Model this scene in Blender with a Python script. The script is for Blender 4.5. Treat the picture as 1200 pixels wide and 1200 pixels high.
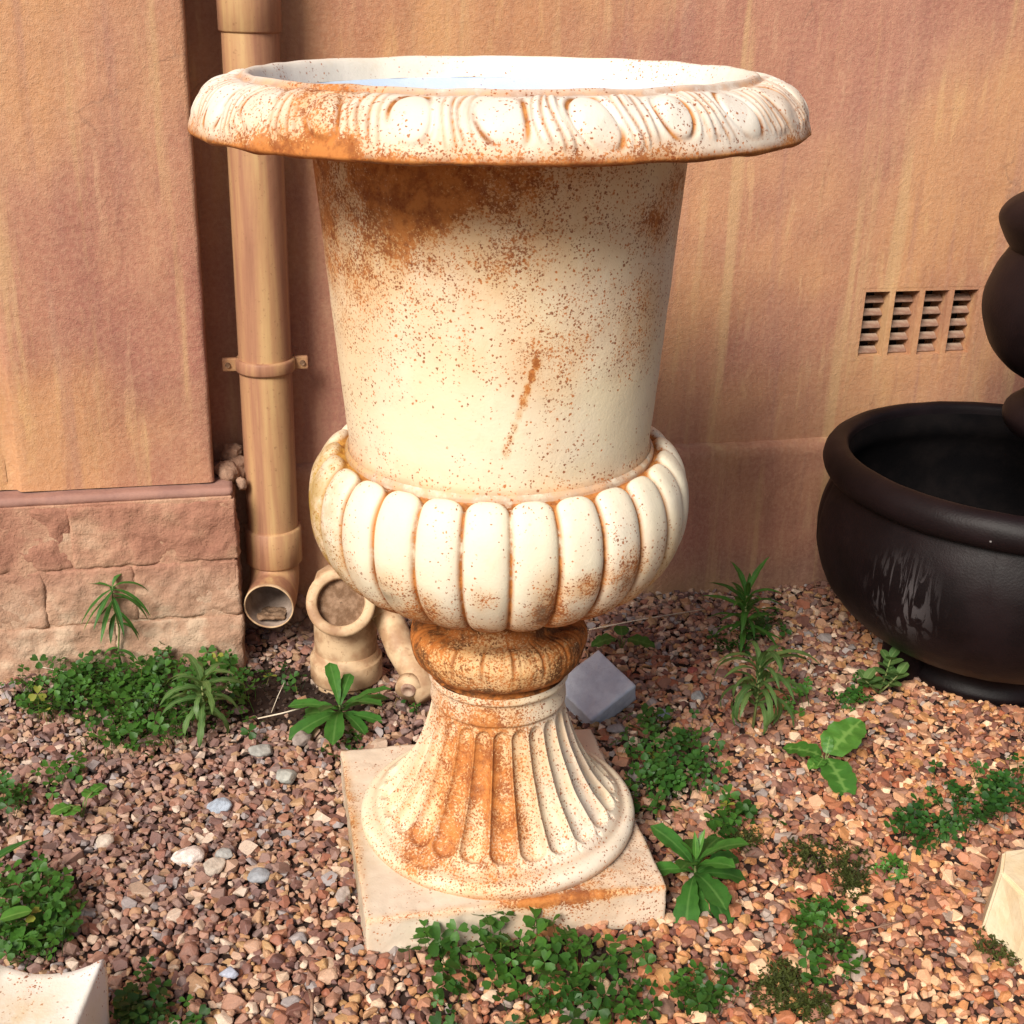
import bpy, bmesh, math, random
import numpy as np
from mathutils import Vector, Matrix, noise as mnoise
random.seed(7); rng = np.random.default_rng(7)
R = math.radians; PI = math.pi; TAU = 2*math.pi
scene = bpy.context.scene
for o in list(bpy.data.objects): bpy.data.objects.remove(o)
COL = scene.collection

# ------------------------------------------------------------------ camera, world, sun, exposure
F = 1520.0                                   # focal length in pixels of the 1200 px photograph
CAM_P = np.array([0.0, -1.6, 1.19])
cam_d = bpy.data.cameras.new('camera'); cam_d.sensor_width = 36; cam_d.lens = F/1200*36
cam_d.clip_start = 0.05; cam_d.clip_end = 500
cam = bpy.data.objects.new('camera', cam_d); COL.objects.link(cam)
CM = Matrix.Rotation(R(-0.7), 4, 'Z') @ Matrix.Rotation(R(90-22.3), 4, 'X') @ Matrix.Rotation(R(1.7), 4, 'Z')
cam.matrix_world = Matrix.Translation(Vector(CAM_P)) @ CM
scene.camera = cam
SUN_EL, SUN_AZ = 38.0, 207.0                 # azimuth from +Y, clockwise: front left of the wall
w = bpy.data.worlds.new('World'); scene.world = w; w.use_nodes = True
wn = w.node_tree.nodes; bg = wn['Background']
sky = wn.new('ShaderNodeTexSky'); sky.sky_type = 'NISHITA'; sky.sun_disc = False
sky.sun_elevation = R(SUN_EL); sky.sun_rotation = R(SUN_AZ); sky.air_density = 1.0; sky.dust_density = 3.0
w.node_tree.links.new(sky.outputs[0], bg.inputs[0]); bg.inputs[1].default_value = 0.070
sd = bpy.data.lights.new('sun', 'SUN'); sd.energy = 4.0; sd.angle = R(24); sd.color = (1.0, 0.945, 0.86)
sun = bpy.data.objects.new('sun', sd); COL.objects.link(sun)
sdir = Vector((math.sin(R(SUN_AZ))*math.cos(R(SUN_EL)), math.cos(R(SUN_AZ))*math.cos(R(SUN_EL)), math.sin(R(SUN_EL))))
sun.rotation_euler = sdir.to_track_quat('Z', 'Y').to_euler()
sun.location = sdir*20
vs = scene.view_settings; vs.view_transform = 'Standard'; vs.look = 'None'; vs.gamma = 1; vs.exposure = 0.33
vs.use_curve_mapping = False

# ------------------------------------------------------------------ geometry helpers
CR = np.array(CM.to_3x3())
def ray(px, py): return CR @ np.array([(px-600)/F, -(py-600)/F, -1.0])
def at(px, py, z=0.0):                       # where the photo's pixel meets the level z
    d = ray(px, py); return CAM_P + d*(z-CAM_P[2])/d[2]
WA = R(12.5)
U = np.array([math.cos(WA), math.sin(WA), 0]); N = np.array([math.sin(WA), -math.cos(WA), 0])
W0 = np.array([0.588, 0.930, 0.0])           # foot of the main wall
def wp(u, n, z): return W0 + U*u + N*n + np.array([0, 0, z])
WM = Matrix(((U[0], N[0], 0, W0[0]), (U[1], N[1], 0, W0[1]), (0, 0, 1, 0), (0, 0, 0, 1)))

def ground_z(x, y):
    z = 0.007*mnoise.noise(Vector((x*3.1, y*3.1, 1.7))) + 0.003*mnoise.noise(Vector((x*9, y*9, 4.2)))
    z -= 0.035*math.exp(-(((x+0.33)/0.2)**2 + ((y-0.56)/0.10)**2))       # hollow under the pipes
    return z

def link(o, parent=None):
    COL.objects.link(o)
    if parent is not None: o.parent = parent
    return o
def tag(o, label=None, cat=None, group=None, kind=None):
    if label: o['label'] = label
    if cat: o['category'] = cat
    if group: o['group'] = group
    if kind: o['kind'] = kind
    return o
def empty(name, loc, label=None, cat=None, group=None, rot=(0, 0, 0)):
    o = bpy.data.objects.new(name, None); o.empty_display_size = 0.05
    o.location = loc; o.rotation_euler = rot; link(o); return tag(o, label, cat, group)
def mesh_np(name, verts, faces, mats, parent=None, smooth=True, attrs=None):
    me = bpy.data.meshes.new(name)
    me.from_pydata([tuple(map(float, v)) for v in verts], [], [tuple(map(int, f)) for f in faces])
    for m in (mats if isinstance(mats, (list, tuple)) else [mats]): me.materials.append(m)
    if smooth: me.polygons.foreach_set('use_smooth', [True]*len(me.polygons))
    for k, a in (attrs or {}).items():
        at_ = me.attributes.new(k, 'FLOAT', 'POINT'); at_.data.foreach_set('value', np.asarray(a, dtype=np.float32))
    me.update()
    return link(bpy.data.objects.new(name, me), parent)
def bm_obj(name, bm, mat, parent=None, smooth=False):
    me = bpy.data.meshes.new(name); bm.normal_update(); bm.to_mesh(me); bm.free(); me.materials.append(mat)
    if smooth: me.polygons.foreach_set('use_smooth', [True]*len(me.polygons))
    return link(bpy.data.objects.new(name, me), parent)

def resample(pts, n):
    pts = np.array(pts, float)
    # Catmull-Rom through the points, then even arc length
    P = np.vstack([2*pts[0]-pts[1], pts, 2*pts[-1]-pts[-2]]); out = []
    for i in range(1, len(P)-2):
        for t in np.linspace(0, 1, 12, endpoint=False):
            a, b, c, d = P[i-1], P[i], P[i+1], P[i+2]
            out.append(0.5*((2*b)+(-a+c)*t+(2*a-5*b+4*c-d)*t*t+(-a+3*b-3*c+d)*t**3))
    out.append(P[-2]); out = np.array(out)
    s = np.concatenate([[0], np.cumsum(np.linalg.norm(np.diff(out, axis=0), axis=1))])
    q = np.linspace(0, s[-1], n)
    return np.stack([np.interp(q, s, out[:, 0]), np.interp(q, s, out[:, 1])], 1)
def lathe(name, prof, seg, mat, parent=None, disp=None, closed=False, jitter=0.0):
    """prof [(r,z)] ; disp(theta, s) -> (height along the normal, wear) on numpy grids"""
    P = np.array(prof, float); n = len(P)
    T = np.gradient(P, axis=0); T /= np.maximum(np.linalg.norm(T, axis=1, keepdims=True), 1e-9)
    Nn = np.stack([T[:, 1], -T[:, 0]], 1)                     # outward for a profile running upward
    th = np.linspace(0, TAU, seg, endpoint=False)
    s = np.linspace(0, 1, n)
    TH, S = np.meshgrid(th, s)
    if disp: h, wear = disp(TH, S)
    else: h, wear = np.zeros_like(TH), np.zeros_like(TH)
    if jitter:
        J = np.array([[mnoise.noise(Vector((math.cos(a)*6*P[i, 0]*4, math.sin(a)*6*P[i, 0]*4, P[i, 1]*30))) for a in th] for i in range(n)])
        h = h + J*jitter
    Rr = P[:, 0][:, None] + Nn[:, 0][:, None]*h; Z = P[:, 1][:, None] + Nn[:, 1][:, None]*h
    V = np.stack([Rr*np.cos(TH), Rr*np.sin(TH), Z], -1).reshape(-1, 3)
    faces = []
    for i in range(n-1):
        a = i*seg
        for j in range(seg):
            k = (j+1) % seg
            faces.append((a+j, a+k, a+seg+k, a+seg+j))
    return mesh_np(name, V, faces, mat, parent, True, {'wear': wear.reshape(-1)})

def tube_verts(path, rad, seg=12, caps=True):
    path = [Vector(p) for p in path]; V = []; Fc = []
    n = len(path)
    if not hasattr(rad, '__len__'): rad = [rad]*n
    prev = None
    for i, p in enumerate(path):
        t = (path[min(i+1, n-1)]-path[max(i-1, 0)]).normalized()
        if prev is None:
            a = t.orthogonal().normalized()
        else:
            a = (prev - t*prev.dot(t)).normalized()
        prev = a; b = t.cross(a)
        for j in range(seg):
            q = TAU*j/seg
            V.append(p + (a*math.cos(q)+b*math.sin(q))*rad[i])
    for i in range(n-1):
        for j in range(seg):
            k = (j+1) % seg
            Fc.append((i*seg+j, i*seg+k, (i+1)*seg+k, (i+1)*seg+j))
    if caps:
        Fc.append(tuple(range(seg))[::-1]); Fc.append(tuple(range((n-1)*seg, n*seg)))
    return V, Fc
def tube(name, path, rad, mat, parent=None, seg=12, caps=True):
    V, Fc = tube_verts(path, rad, seg, caps)
    return mesh_np(name, V, Fc, mat, parent, True)
def box_bm(sx, sy, sz, bev=0.003, seg=2):
    bm = bmesh.new(); bmesh.ops.create_cube(bm, size=1)
    bmesh.ops.scale(bm, vec=(sx, sy, sz), verts=bm.verts)
    if bev: bmesh.ops.bevel(bm, geom=bm.edges[:], offset=bev, segments=seg, affect='EDGES', profile=0.6)
    return bm
def rough_box(name, sx, sy, sz, mat, parent, amp=0.004, res=0.009, rnd=0.006, seed=0, freq=28):
    """box with worn, rounded, noisy faces"""
    bm = bmesh.new(); bmesh.ops.create_cube(bm, size=1)
    nx, ny, nz = (max(2, int(s/res)) for s in (sx, sy, sz))
    V = []; idx = {}
    def vid(i, j, k):
        if (i, j, k) not in idx:
            p = Vector(((i/nx-.5)*sx, (j/ny-.5)*sy, (k/nz-.5)*sz))
            q = Vector((max(-sx/2+rnd, min(sx/2-rnd, p.x)), max(-sy/2+rnd, min(sy/2-rnd, p.y)), max(-sz/2+rnd, min(sz/2-rnd, p.z))))
            d = p-q
            nn = d.normalized() if d.length > 1e-9 else Vector((0, 0, 0))
            p = q+nn*min(d.length, rnd)
            nz_ = mnoise.noise(p*freq+Vector((seed*3.7, seed, 0)))*amp + mnoise.noise(p*freq*3.3+Vector((0, seed*2.1, seed)))*amp*0.45 + mnoise.noise(p*freq*8+Vector((seed, 0, seed)))*amp*0.22
            idx[(i, j, k)] = len(V); V.append(p+nn*nz_)
        return idx[(i, j, k)]
    Fc = []
    for i in range(nx):
        for j in range(ny):
            for k, fl in ((0, 1), (nz, 0)):
                q = [vid(i, j, k), vid(i+1, j, k), vid(i+1, j+1, k), vid(i, j+1, k)]; Fc.append(q[::-1] if fl else q)
    for i in range(nx):
        for k in range(nz):
            for j, fl in ((0, 0), (ny, 1)):
                q = [vid(i, j, k), vid(i+1, j, k), vid(i+1, j, k+1), vid(i, j, k+1)]; Fc.append(q[::-1] if fl else q)
    for j in range(ny):
        for k in range(nz):
            for i, fl in ((0, 1), (nx, 0)):
                q = [vid(i, j, k), vid(i, j+1, k), vid(i, j+1, k+1), vid(i, j, k+1)]; Fc.append(q[::-1] if fl else q)
    bm.free()
    return mesh_np(name, V, Fc, mat, parent, True)

# ------------------------------------------------------------------ material helpers
class NT:
    def __init__(s, name):
        s.m = bpy.data.materials.new(name); s.m.use_nodes = True; s.t = s.m.node_tree; s.n = s.t.nodes; s.l = s.t.links
        s.b = s.n['Principled BSDF']; s.tc = s.n.new('ShaderNodeTexCoord'); s.obj = s.tc.outputs['Object']
    def put(s, sock, v):
        if hasattr(v, 'links') or isinstance(v, bpy.types.NodeSocket): s.l.new(v, sock)
        elif isinstance(v, (tuple, list)) and len(v) == 3 and sock.type == 'RGBA': sock.default_value = (*v, 1)
        else: sock.default_value = v
    def math(s, op, a, b=0.5, c=None, clamp=False):
        n = s.n.new('ShaderNodeMath'); n.operation = op; n.use_clamp = clamp
        s.put(n.inputs[0], a); s.put(n.inputs[1], b)
        if c is not None: s.put(n.inputs[2], c)
        return n.outputs[0]
    def mapr(s, v, a, b, c=0.0, d=1.0, smooth=True):
        n = s.n.new('ShaderNodeMapRange'); n.interpolation_type = 'SMOOTHSTEP' if smooth else 'LINEAR'
        for i, q in enumerate((v, a, b, c, d)): s.put(n.inputs[i], q)
        return n.outputs[0]
    def scale(s, vec, k):
        n = s.n.new('ShaderNodeMapping'); s.l.new(vec, n.inputs[0]); n.inputs['Scale'].default_value = k if isinstance(k, (tuple, list)) else (k, k, k)
        return n.outputs[0]
    def noise(s, sc, det=4, vec=None, rough=0.55, dist=0.0):
        n = s.n.new('ShaderNodeTexNoise'); n.inputs['Scale'].default_value = sc; n.inputs['Detail'].default_value = det
        n.inputs['Roughness'].default_value = rough; n.inputs['Distortion'].default_value = dist
        s.l.new(vec or s.obj, n.inputs['Vector']); return n.outputs[0]
    def vor(s, sc, vec=None, rnd=1.0, out=0, feature='F1'):
        n = s.n.new('ShaderNodeTexVoronoi'); n.feature = feature; n.inputs['Scale'].default_value = sc; n.inputs['Randomness'].default_value = rnd
        s.l.new(vec or s.obj, n.inputs['Vector']); return n.outputs[out]
    def mix(s, f, a, b, blend='MIX'):
        n = s.n.new('ShaderNodeMix'); n.data_type = 'RGBA'; n.blend_type = blend
        s.put(n.inputs[0], f); s.put(n.inputs[6], a); s.put(n.inputs[7], b); return n.outputs[2]
    def ramp(s, v, stops, interp='LINEAR'):
        n = s.n.new('ShaderNodeValToRGB'); n.color_ramp.interpolation = interp; e = n.color_ramp.elements
        while len(e) < len(stops): e.new(0.5)
        for q, (p, c) in zip(e, stops): q.position = p; q.color = (*c, 1)
        s.put(n.inputs[0], v); return n.outputs[0]
    def attr(s, name, out='Fac'):
        n = s.n.new('ShaderNodeAttribute'); n.attribute_name = name; return n.outputs[out]
    def blob(s, c, r, soft=1.0, sc=(1, 1, 1)):
        mp = s.n.new('ShaderNodeMapping'); mp.vector_type = 'POINT'; s.l.new(s.obj, mp.inputs[0])
        mp.inputs['Location'].default_value = tuple(-c[i]*sc[i] for i in range(3)); mp.inputs['Scale'].default_value = sc
        n = s.n.new('ShaderNodeVectorMath'); n.operation = 'LENGTH'; s.l.new(mp.outputs[0], n.inputs[0])
        return s.mapr(n.outputs['Value'], r, r*(1-soft), 0, 1)
    def bump(s, h, strength=0.5, dist=0.002, prev=None):
        n = s.n.new('ShaderNodeBump'); n.inputs['Strength'].default_value = strength; n.inputs['Distance'].default_value = dist
        s.put(n.inputs['Height'], h)
        if prev: s.l.new(prev, n.inputs['Normal'])
        return n.outputs[0]
    def done(s, col, rough=0.8, nrm=None, spec=0.4, metal=0.0):
        s.put(s.b.inputs['Base Color'], col); s.put(s.b.inputs['Roughness'], rough); s.b.inputs['Specular IOR Level'].default_value = spec
        s.put(s.b.inputs['Metallic'], metal)
        if nrm is not None: s.l.new(nrm, s.b.inputs['Normal'])
        return s.m

def plaster_mat(name, tone=1.0, rough_k=1.0):
    t = NT(name)
    st = t.scale(t.obj, (7.5, 7.5, 1.1))
    a = t.math('ADD', t.math('MULTIPLY', t.noise(1.0, 5, st, 0.6, 0.4), 0.6), t.math('MULTIPLY', t.noise(3.4, 6, None, 0.65), 0.4))
    b = t.noise(2.6, 4)
    c = t.noise(34, 4, t.scale(t.obj, (1, 1, 0.16)), 0.6)
    base = t.ramp(a, [(0.30, (0.255*tone, 0.098*tone, 0.066*tone)), (0.44, (0.355*tone, 0.148*tone, 0.095*tone)), (0.57, (0.43*tone, 0.202*tone, 0.115*tone)), (0.72, (0.51*tone, 0.295*tone, 0.140*tone))])
    base = t.mix(t.mapr(b, 0.40, 0.66), base, t.mix(0.5, base, (0.54*tone, 0.285*tone, 0.185*tone)))
    base = t.mix(t.math('MULTIPLY', t.mapr(c, 0.54, 0.70), 0.30), base, (0.66*tone, 0.44*tone, 0.24*tone))
    base = t.mix(t.math('MULTIPLY', t.mapr(c, 0.46, 0.32), 0.34), base, (0.27*tone, 0.105*tone, 0.075*tone))
    # dirt splashed up from the ground
    z = t.n.new('ShaderNodeSeparateXYZ'); t.l.new(t.obj, z.inputs[0])
    dz = t.math('ADD', z.outputs[2], t.math('MULTIPLY', t.noise(9, 4), 0.14))
    base = t.mix(t.mapr(dz, 0.20, 0.08, 0, 0.55), base, (0.21, 0.135, 0.09))
    f = t.noise(420, 3); g = t.noise(120, 5, None, 0.7); h = t.noise(11, 4)
    wv = t.n.new('ShaderNodeTexVoronoi'); wv.feature = 'DISTANCE_TO_EDGE'; wv.inputs['Scale'].default_value = 2.3
    dv = t.n.new('ShaderNodeMix'); dv.data_type = 'VECTOR'; dv.inputs[0].default_value = 0.22; nzz = t.n.new('ShaderNodeTexNoise'); nzz.inputs['Scale'].default_value = 3.5; nzz.inputs['Detail'].default_value = 5
    t.l.new(t.obj, nzz.inputs['Vector']); t.l.new(t.obj, dv.inputs[4]); t.l.new(nzz.outputs[1], dv.inputs[5]); t.l.new(dv.outputs[1], wv.inputs['Vector'])
    crack = t.math('MULTIPLY', t.mapr(wv.outputs[0], 0.006, 0.0), t.mapr(t.noise(3.1, 3), 0.55, 0.66))
    nb = t.bump(f, 0.7*rough_k, 0.0014); nb = t.bump(g, 0.75*rough_k, 0.0026, nb); nb = t.bump(crack, -0.7, 0.003, nb)
    base = t.mix(t.math('MULTIPLY', crack, 0.5), base, (0.20, 0.10, 0.07)); nb = t.bump(h, 0.5, 0.009, nb)
    pit = t.mapr(t.vor(26), 0.10, 0.0, 0, 1); pit = t.math('MULTIPLY', pit, t.mapr(t.noise(6, 2), 0.56, 0.64))
    nb = t.bump(pit, -0.6, 0.003, nb)
    big = t.noise(1.3, 3)
    base = t.mix(t.mapr(big, 0.42, 0.58, 0, 0.9), base, t.mix(1.0, base, (1.12, 1.10, 0.80), 'MULTIPLY'))
    base = t.mix(t.mapr(big, 0.52, 0.38, 0, 0.8), base, t.mix(1.0, base, (0.94, 0.84, 0.98), 'MULTIPLY'))
    run = t.noise(1.0, 4, t.scale(t.obj, (17, 17, 0.8)), 0.6)
    base = t.mix(t.mapr(run, 0.54, 0.68, 0, 0.55), base, (0.56*tone, 0.36*tone, 0.17*tone))
    base = t.mix(t.mapr(run, 0.45, 0.32, 0, 0.45), base, (0.31*tone, 0.135*tone, 0.11*tone))
    base = t.mix(0.08, base, (0.56, 0.38, 0.27))
    base = t.mix(t.mapr(g, 0.35, 0.7, 0, 0.22), base, (0.72*tone, 0.47*tone, 0.30*tone))
    return t.done(base, 0.85, nb, 0.25)
M = {}
M['plaster'] = plaster_mat('terracotta_plaster', 1.0)
M['plaster_pilaster'] = plaster_mat('terracotta_plaster_pilaster', 0.95)
def brick_mat():
    t = NT('rough_painted_brick')
    a = t.noise(7, 6, None, 0.65); b = t.noise(26, 5)
    base = t.ramp(a, [(0.32, (0.28, 0.125, 0.085)), (0.48, (0.39, 0.195, 0.13)), (0.60, (0.47, 0.275, 0.18)), (0.75, (0.55, 0.39, 0.27))])
    z = t.n.new('ShaderNodeSeparateXYZ'); geo = t.n.new('ShaderNodeNewGeometry'); t.l.new(geo.outputs['Position'], z.inputs[0])
    pale = t.mapr(t.math('ADD', z.outputs[2], t.math('MULTIPLY', b, 0.12)), 0.30, 0.16, 0, 0.65)
    base = t.mix(pale, base, t.mix(t.mapr(b, 0.4, 0.65), (0.46, 0.30, 0.20), (0.62, 0.49, 0.35)))
    nb = t.bump(t.noise(160, 4, None, 0.7), 0.8, 0.003); nb = t.bump(t.noise(45, 5, None, 0.7), 0.9, 0.005, nb)
    return t.done(base, 0.92, nb, 0.2)
M['brick'] = brick_mat()
def simple_mat(name, c1, c2, sc=20, rough=0.85, bsc=120, bst=0.5, bd=0.002, spec=0.3, metal=0):
    t = NT(name); a = t.noise(sc, 5, None, 0.6)
    return t.done(t.mix(t.mapr(a, 0.35, 0.65), c1, c2), rough, t.bump(t.noise(bsc, 4, None, 0.65), bst, bd), spec, metal)
M['mortar'] = simple_mat('mortar', (0.26, 0.15, 0.10), (0.36, 0.23, 0.16), 18, 0.95, 90, 0.9, 0.004)
M['ledge'] = simple_mat('weathered_ledge', (0.27, 0.145, 0.12), (0.36, 0.195, 0.15), 12, 0.85, 120, 0.5, 0.002)
M['dark_void'] = simple_mat('dark_cavity', (0.02, 0.014, 0.01), (0.035, 0.025, 0.02), 20, 0.95)
M['louvre'] = simple_mat('dusty_louvre', (0.24, 0.13, 0.09), (0.42, 0.31, 0.23), 30, 0.9, 120, .6)
def pipe_mat(name, pale=0.0):
    t = NT(name)
    a = t.noise(1.0, 5, t.scale(t.obj, (26, 26, 1.6)), 0.6, 0.3)
    base = t.ramp(a, [(0.30, (0.24, 0.105, 0.062)), (0.45, (0.35, 0.17, 0.095)), (0.56, (0.44, 0.245, 0.12)), (0.70, (0.56, 0.37, 0.17))])
    base = t.mix(pale, base, t.mix(t.mapr(t.noise(24, 5), 0.38, 0.62), (0.38, 0.235, 0.13), (0.66, 0.49, 0.30)))
    sp = t.mapr(t.noise(150, 3), 0.62, 0.70, 0, 0.5)
    base = t.mix(sp, base, (0.24, 0.12, 0.06))
    nb = t.bump(t.noise(90, 4), 0.35, 0.0012); nb = t.bump(t.noise(14, 3), 0.3, 0.004, nb)
    return t.done(base, 0.62, nb, 0.35)
M['pipe'] = pipe_mat('painted_pipe'); M['pipe_pale'] = pipe_mat('weathered_pipe', 0.75)
M['pipe_in'] = simple_mat('pipe_inside', (0.22, 0.16, 0.13), (0.40, 0.31, 0.25), 30, 0.7)
M['pipe_dirt'] = simple_mat('pipe_dirt', (0.16, 0.09, 0.05), (0.30, 0.19, 0.12), 60, 0.95, 160, 0.9, 0.004)

def urn_mat(name, base=(0.78, 0.66, 0.46), base2=(0.82, 0.74, 0.60), blobs=(), tint=(), speck=0.18, wear_k=1.0, soft=0.5, rustiness=0.0, sol=(0.95, 1.25), clo=0.15, stk=0.62, rc=((0.25, 0.065, 0.016), (0.50, 0.175, 0.042))):
    """cream paint on cast iron: orange stain, rust specks by density, rust in the grooves"""
    t = NT(name)
    big = t.noise(6.5, 5, None, 0.6); mid = t.noise(38, 5, None, 0.65); fine = t.noise(260, 3, None, 0.6)
    col = t.mix(t.mapr(big, 0.36, 0.66), base, base2)
    col = t.mix(t.mapr(mid, 0.55, 0.75, 0, 0.25), col, (0.62, 0.50, 0.34))
    dens = t.math('MULTIPLY', t.mapr(big, 0.38, 0.70), speck)
    dens = t.math('ADD', dens, rustiness)
    for c, r, k, sc in blobs:
        wob = t.math('MULTIPLY', t.blob(c, r, 0.85, sc), t.mapr(t.noise(11, 4), 0.28, 0.62, 0.5, 1.0))
        dens = t.math('ADD', dens, t.math('MULTIPLY', wob, k))
    st = t.math('MULTIPLY', dens, t.mapr(t.noise(19, 5, t.scale(t.obj, (1, 1, 0.35)), 0.65), 0.28, 0.60, 0.55, 1.1))
    col = t.mix(t.math('MULTIPLY', st, stk, clamp=True), col, (0.62, 0.32, 0.11))
    wr = t.attr('wear')
    wmask = t.math('MULTIPLY', wr, t.mapr(t.math('ADD', mid, t.math('MULTIPLY', dens, 0.35)), 0.34, 0.60, 0.25, 1.0))
    col = t.mix(t.math('MULTIPLY', wmask, 0.85*wear_k, clamp=True), col, t.mix(t.mapr(mid, 0.4, 0.6), (0.27, 0.095, 0.025), (0.50, 0.21, 0.06)))
    # specks in two sizes; each cell is speck or not by its own random number against the density
    clump = t.mapr(t.noise(24, 4, None, 0.6), 0.38, 0.66, clo, 1.35)
    total = None
    for sc, rad, gain, seed in ((105, 0.30, 0.42, 0.0), (200, 0.44, 0.95, 3.3), (330, 0.58, 1.35, 7.7)):
        v = t.n.new('ShaderNodeTexVoronoi'); v.inputs['Scale'].default_value = sc
        mp = t.n.new('ShaderNodeMapping'); mp.inputs['Location'].default_value = (seed, seed, seed); t.l.new(t.obj, mp.inputs[0])
        dn = t.n.new('ShaderNodeMix'); dn.data_type = 'VECTOR'; dn.inputs[0].default_value = 0.004
        nz = t.n.new('ShaderNodeTexNoise'); nz.inputs['Scale'].default_value = sc*1.8; t.l.new(t.obj, nz.inputs['Vector'])
        t.l.new(mp.outputs[0], dn.inputs[4]); t.l.new(nz.outputs[1], dn.inputs[5]); t.l.new(dn.outputs[1], v.inputs['Vector'])
        sep = t.n.new('ShaderNodeSeparateColor'); t.l.new(v.outputs[1], sep.inputs[0])
        on = t.mapr(t.math('SUBTRACT', t.math('MULTIPLY', t.math('MULTIPLY', dens, clump), gain), sep.outputs[0]), -0.03, 0.03)
        size = t.math('MULTIPLY', t.math('ADD', sep.outputs[1], 0.25), rad*0.8)
        m = t.math('MULTIPLY', on, t.mapr(v.outputs[0], size, t.math('MULTIPLY', size, 0.6), 0, 1))
        total = m if total is None else t.math('MAXIMUM', total, m)
    rust = t.mix(t.mapr(t.noise(75, 3), 0.40, 0.62), (0.22, 0.055, 0.014), (0.50, 0.15, 0.03))
    col = t.mix(t.math('MULTIPLY', total, 0.9), col, rust)
    # solid rust where the density is very high
    grain = t.noise(300, 3, None, 0.7)
    solid = t.mapr(t.math('ADD', t.math('ADD', dens, t.math('MULTIPLY', t.math('SUBTRACT', mid, 0.5), 1.3)), t.math('MULTIPLY', t.math('SUBTRACT', grain, 0.5), 3.2)), *sol)
    col = t.mix(t.math('MULTIPLY', solid, 0.88), col, t.mix(t.mapr(t.noise(45, 4, None, 0.7), 0.38, 0.60), *rc))
    for c, r, cc, k, sc in tint:
        col = t.mix(t.math('MULTIPLY', t.math('MULTIPLY', t.blob(c, r, 1.0, sc), t.mapr(mid, 0.34, 0.6, 0.2, 1)), k), col, cc)
    nb = t.bump(t.math('ADD', t.math('MULTIPLY', total, -0.5), fine), 0.35, 0.0008)
    nb = t.bump(mid, 0.35, 0.002, nb); nb = t.bump(grain, 0.25, 0.0006, nb)
    rg = t.mix(total, (0.42,)*3, (0.85,)*3)
    return t.done(col, t.math('ADD', t.math('MULTIPLY', solid, 0.25), 0.58), nb, 0.22)

def leaf_mat(name, c1, c2, vein=(0.20, 0.34, 0.08), rough=0.5, transl=0.25):
    t = NT(name)
    oi = t.n.new('ShaderNodeObjectInfo')
    rn = t.math('ADD', t.math('MULTIPLY', oi.outputs['Random'], 0.5), t.math('MULTIPLY', t.attr('rnd'), 0.8), clamp=True)
    col = t.mix(rn, c1, c2)
    col = t.mix(t.mapr(t.noise(70, 4), 0.4, 0.66, 0, 0.35), col, tuple(0.55*x for x in c1))
    v = t.attr('vein'); col = t.mix(t.mapr(v, 0.82, 1.0, 0, 0.55), col, vein)
    col = t.mix(t.mapr(t.attr('rnd'), 0.93, 0.96, 0, 0.8), col, (0.30, 0.30, 0.05))
    nb = t.bump(t.noise(220, 3), 0.3, 0.001)
    t.done(col, rough, nb, 0.35)
    tr = t.n.new('ShaderNodeBsdfTranslucent'); t.put(tr.inputs[0], t.mix(0.5, col, (0.25, 0.42, 0.05)))
    mx = t.n.new('ShaderNodeMixShader'); mx.inputs[0].default_value = transl
    t.l.new(t.b.outputs[0], mx.inputs[1]); t.l.new(tr.outputs[0], mx.inputs[2]); t.l.new(mx.outputs[0], t.n['Material Output'].inputs[0])
    return t.m
M['clover'] = leaf_mat('clover_leaf', (0.011, 0.048, 0.008), (0.058, 0.165, 0.020), (0.07, 0.17, 0.03))
M['clover_dark'] = leaf_mat('clover_leaf_dark', (0.012, 0.050, 0.012), (0.045, 0.14, 0.02), (0.04, 0.11, 0.02))
M['leaf'] = leaf_mat('broad_leaf', (0.022, 0.095, 0.016), (0.060, 0.19, 0.028), (0.14, 0.28, 0.07))
M['leaf_bright'] = leaf_mat('bright_leaf', (0.045, 0.155, 0.020), (0.10, 0.26, 0.038), (0.24, 0.42, 0.10))
M['leaf_grey'] = leaf_mat('grey_green_leaf', (0.055, 0.13, 0.035), (0.13, 0.22, 0.06), (0.22, 0.30, 0.12))
M['moss'] = leaf_mat('moss_sprig', (0.035, 0.038, 0.012), (0.075, 0.095, 0.02), (0.1, 0.14, 0.04))
M['stem'] = simple_mat('stem', (0.11, 0.19, 0.05), (0.22, 0.20, 0.08), 30, 0.6)
M['straw'] = simple_mat('dry_straw', (0.55, 0.45, 0.33), (0.75, 0.66, 0.52), 30, 0.8)

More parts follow.
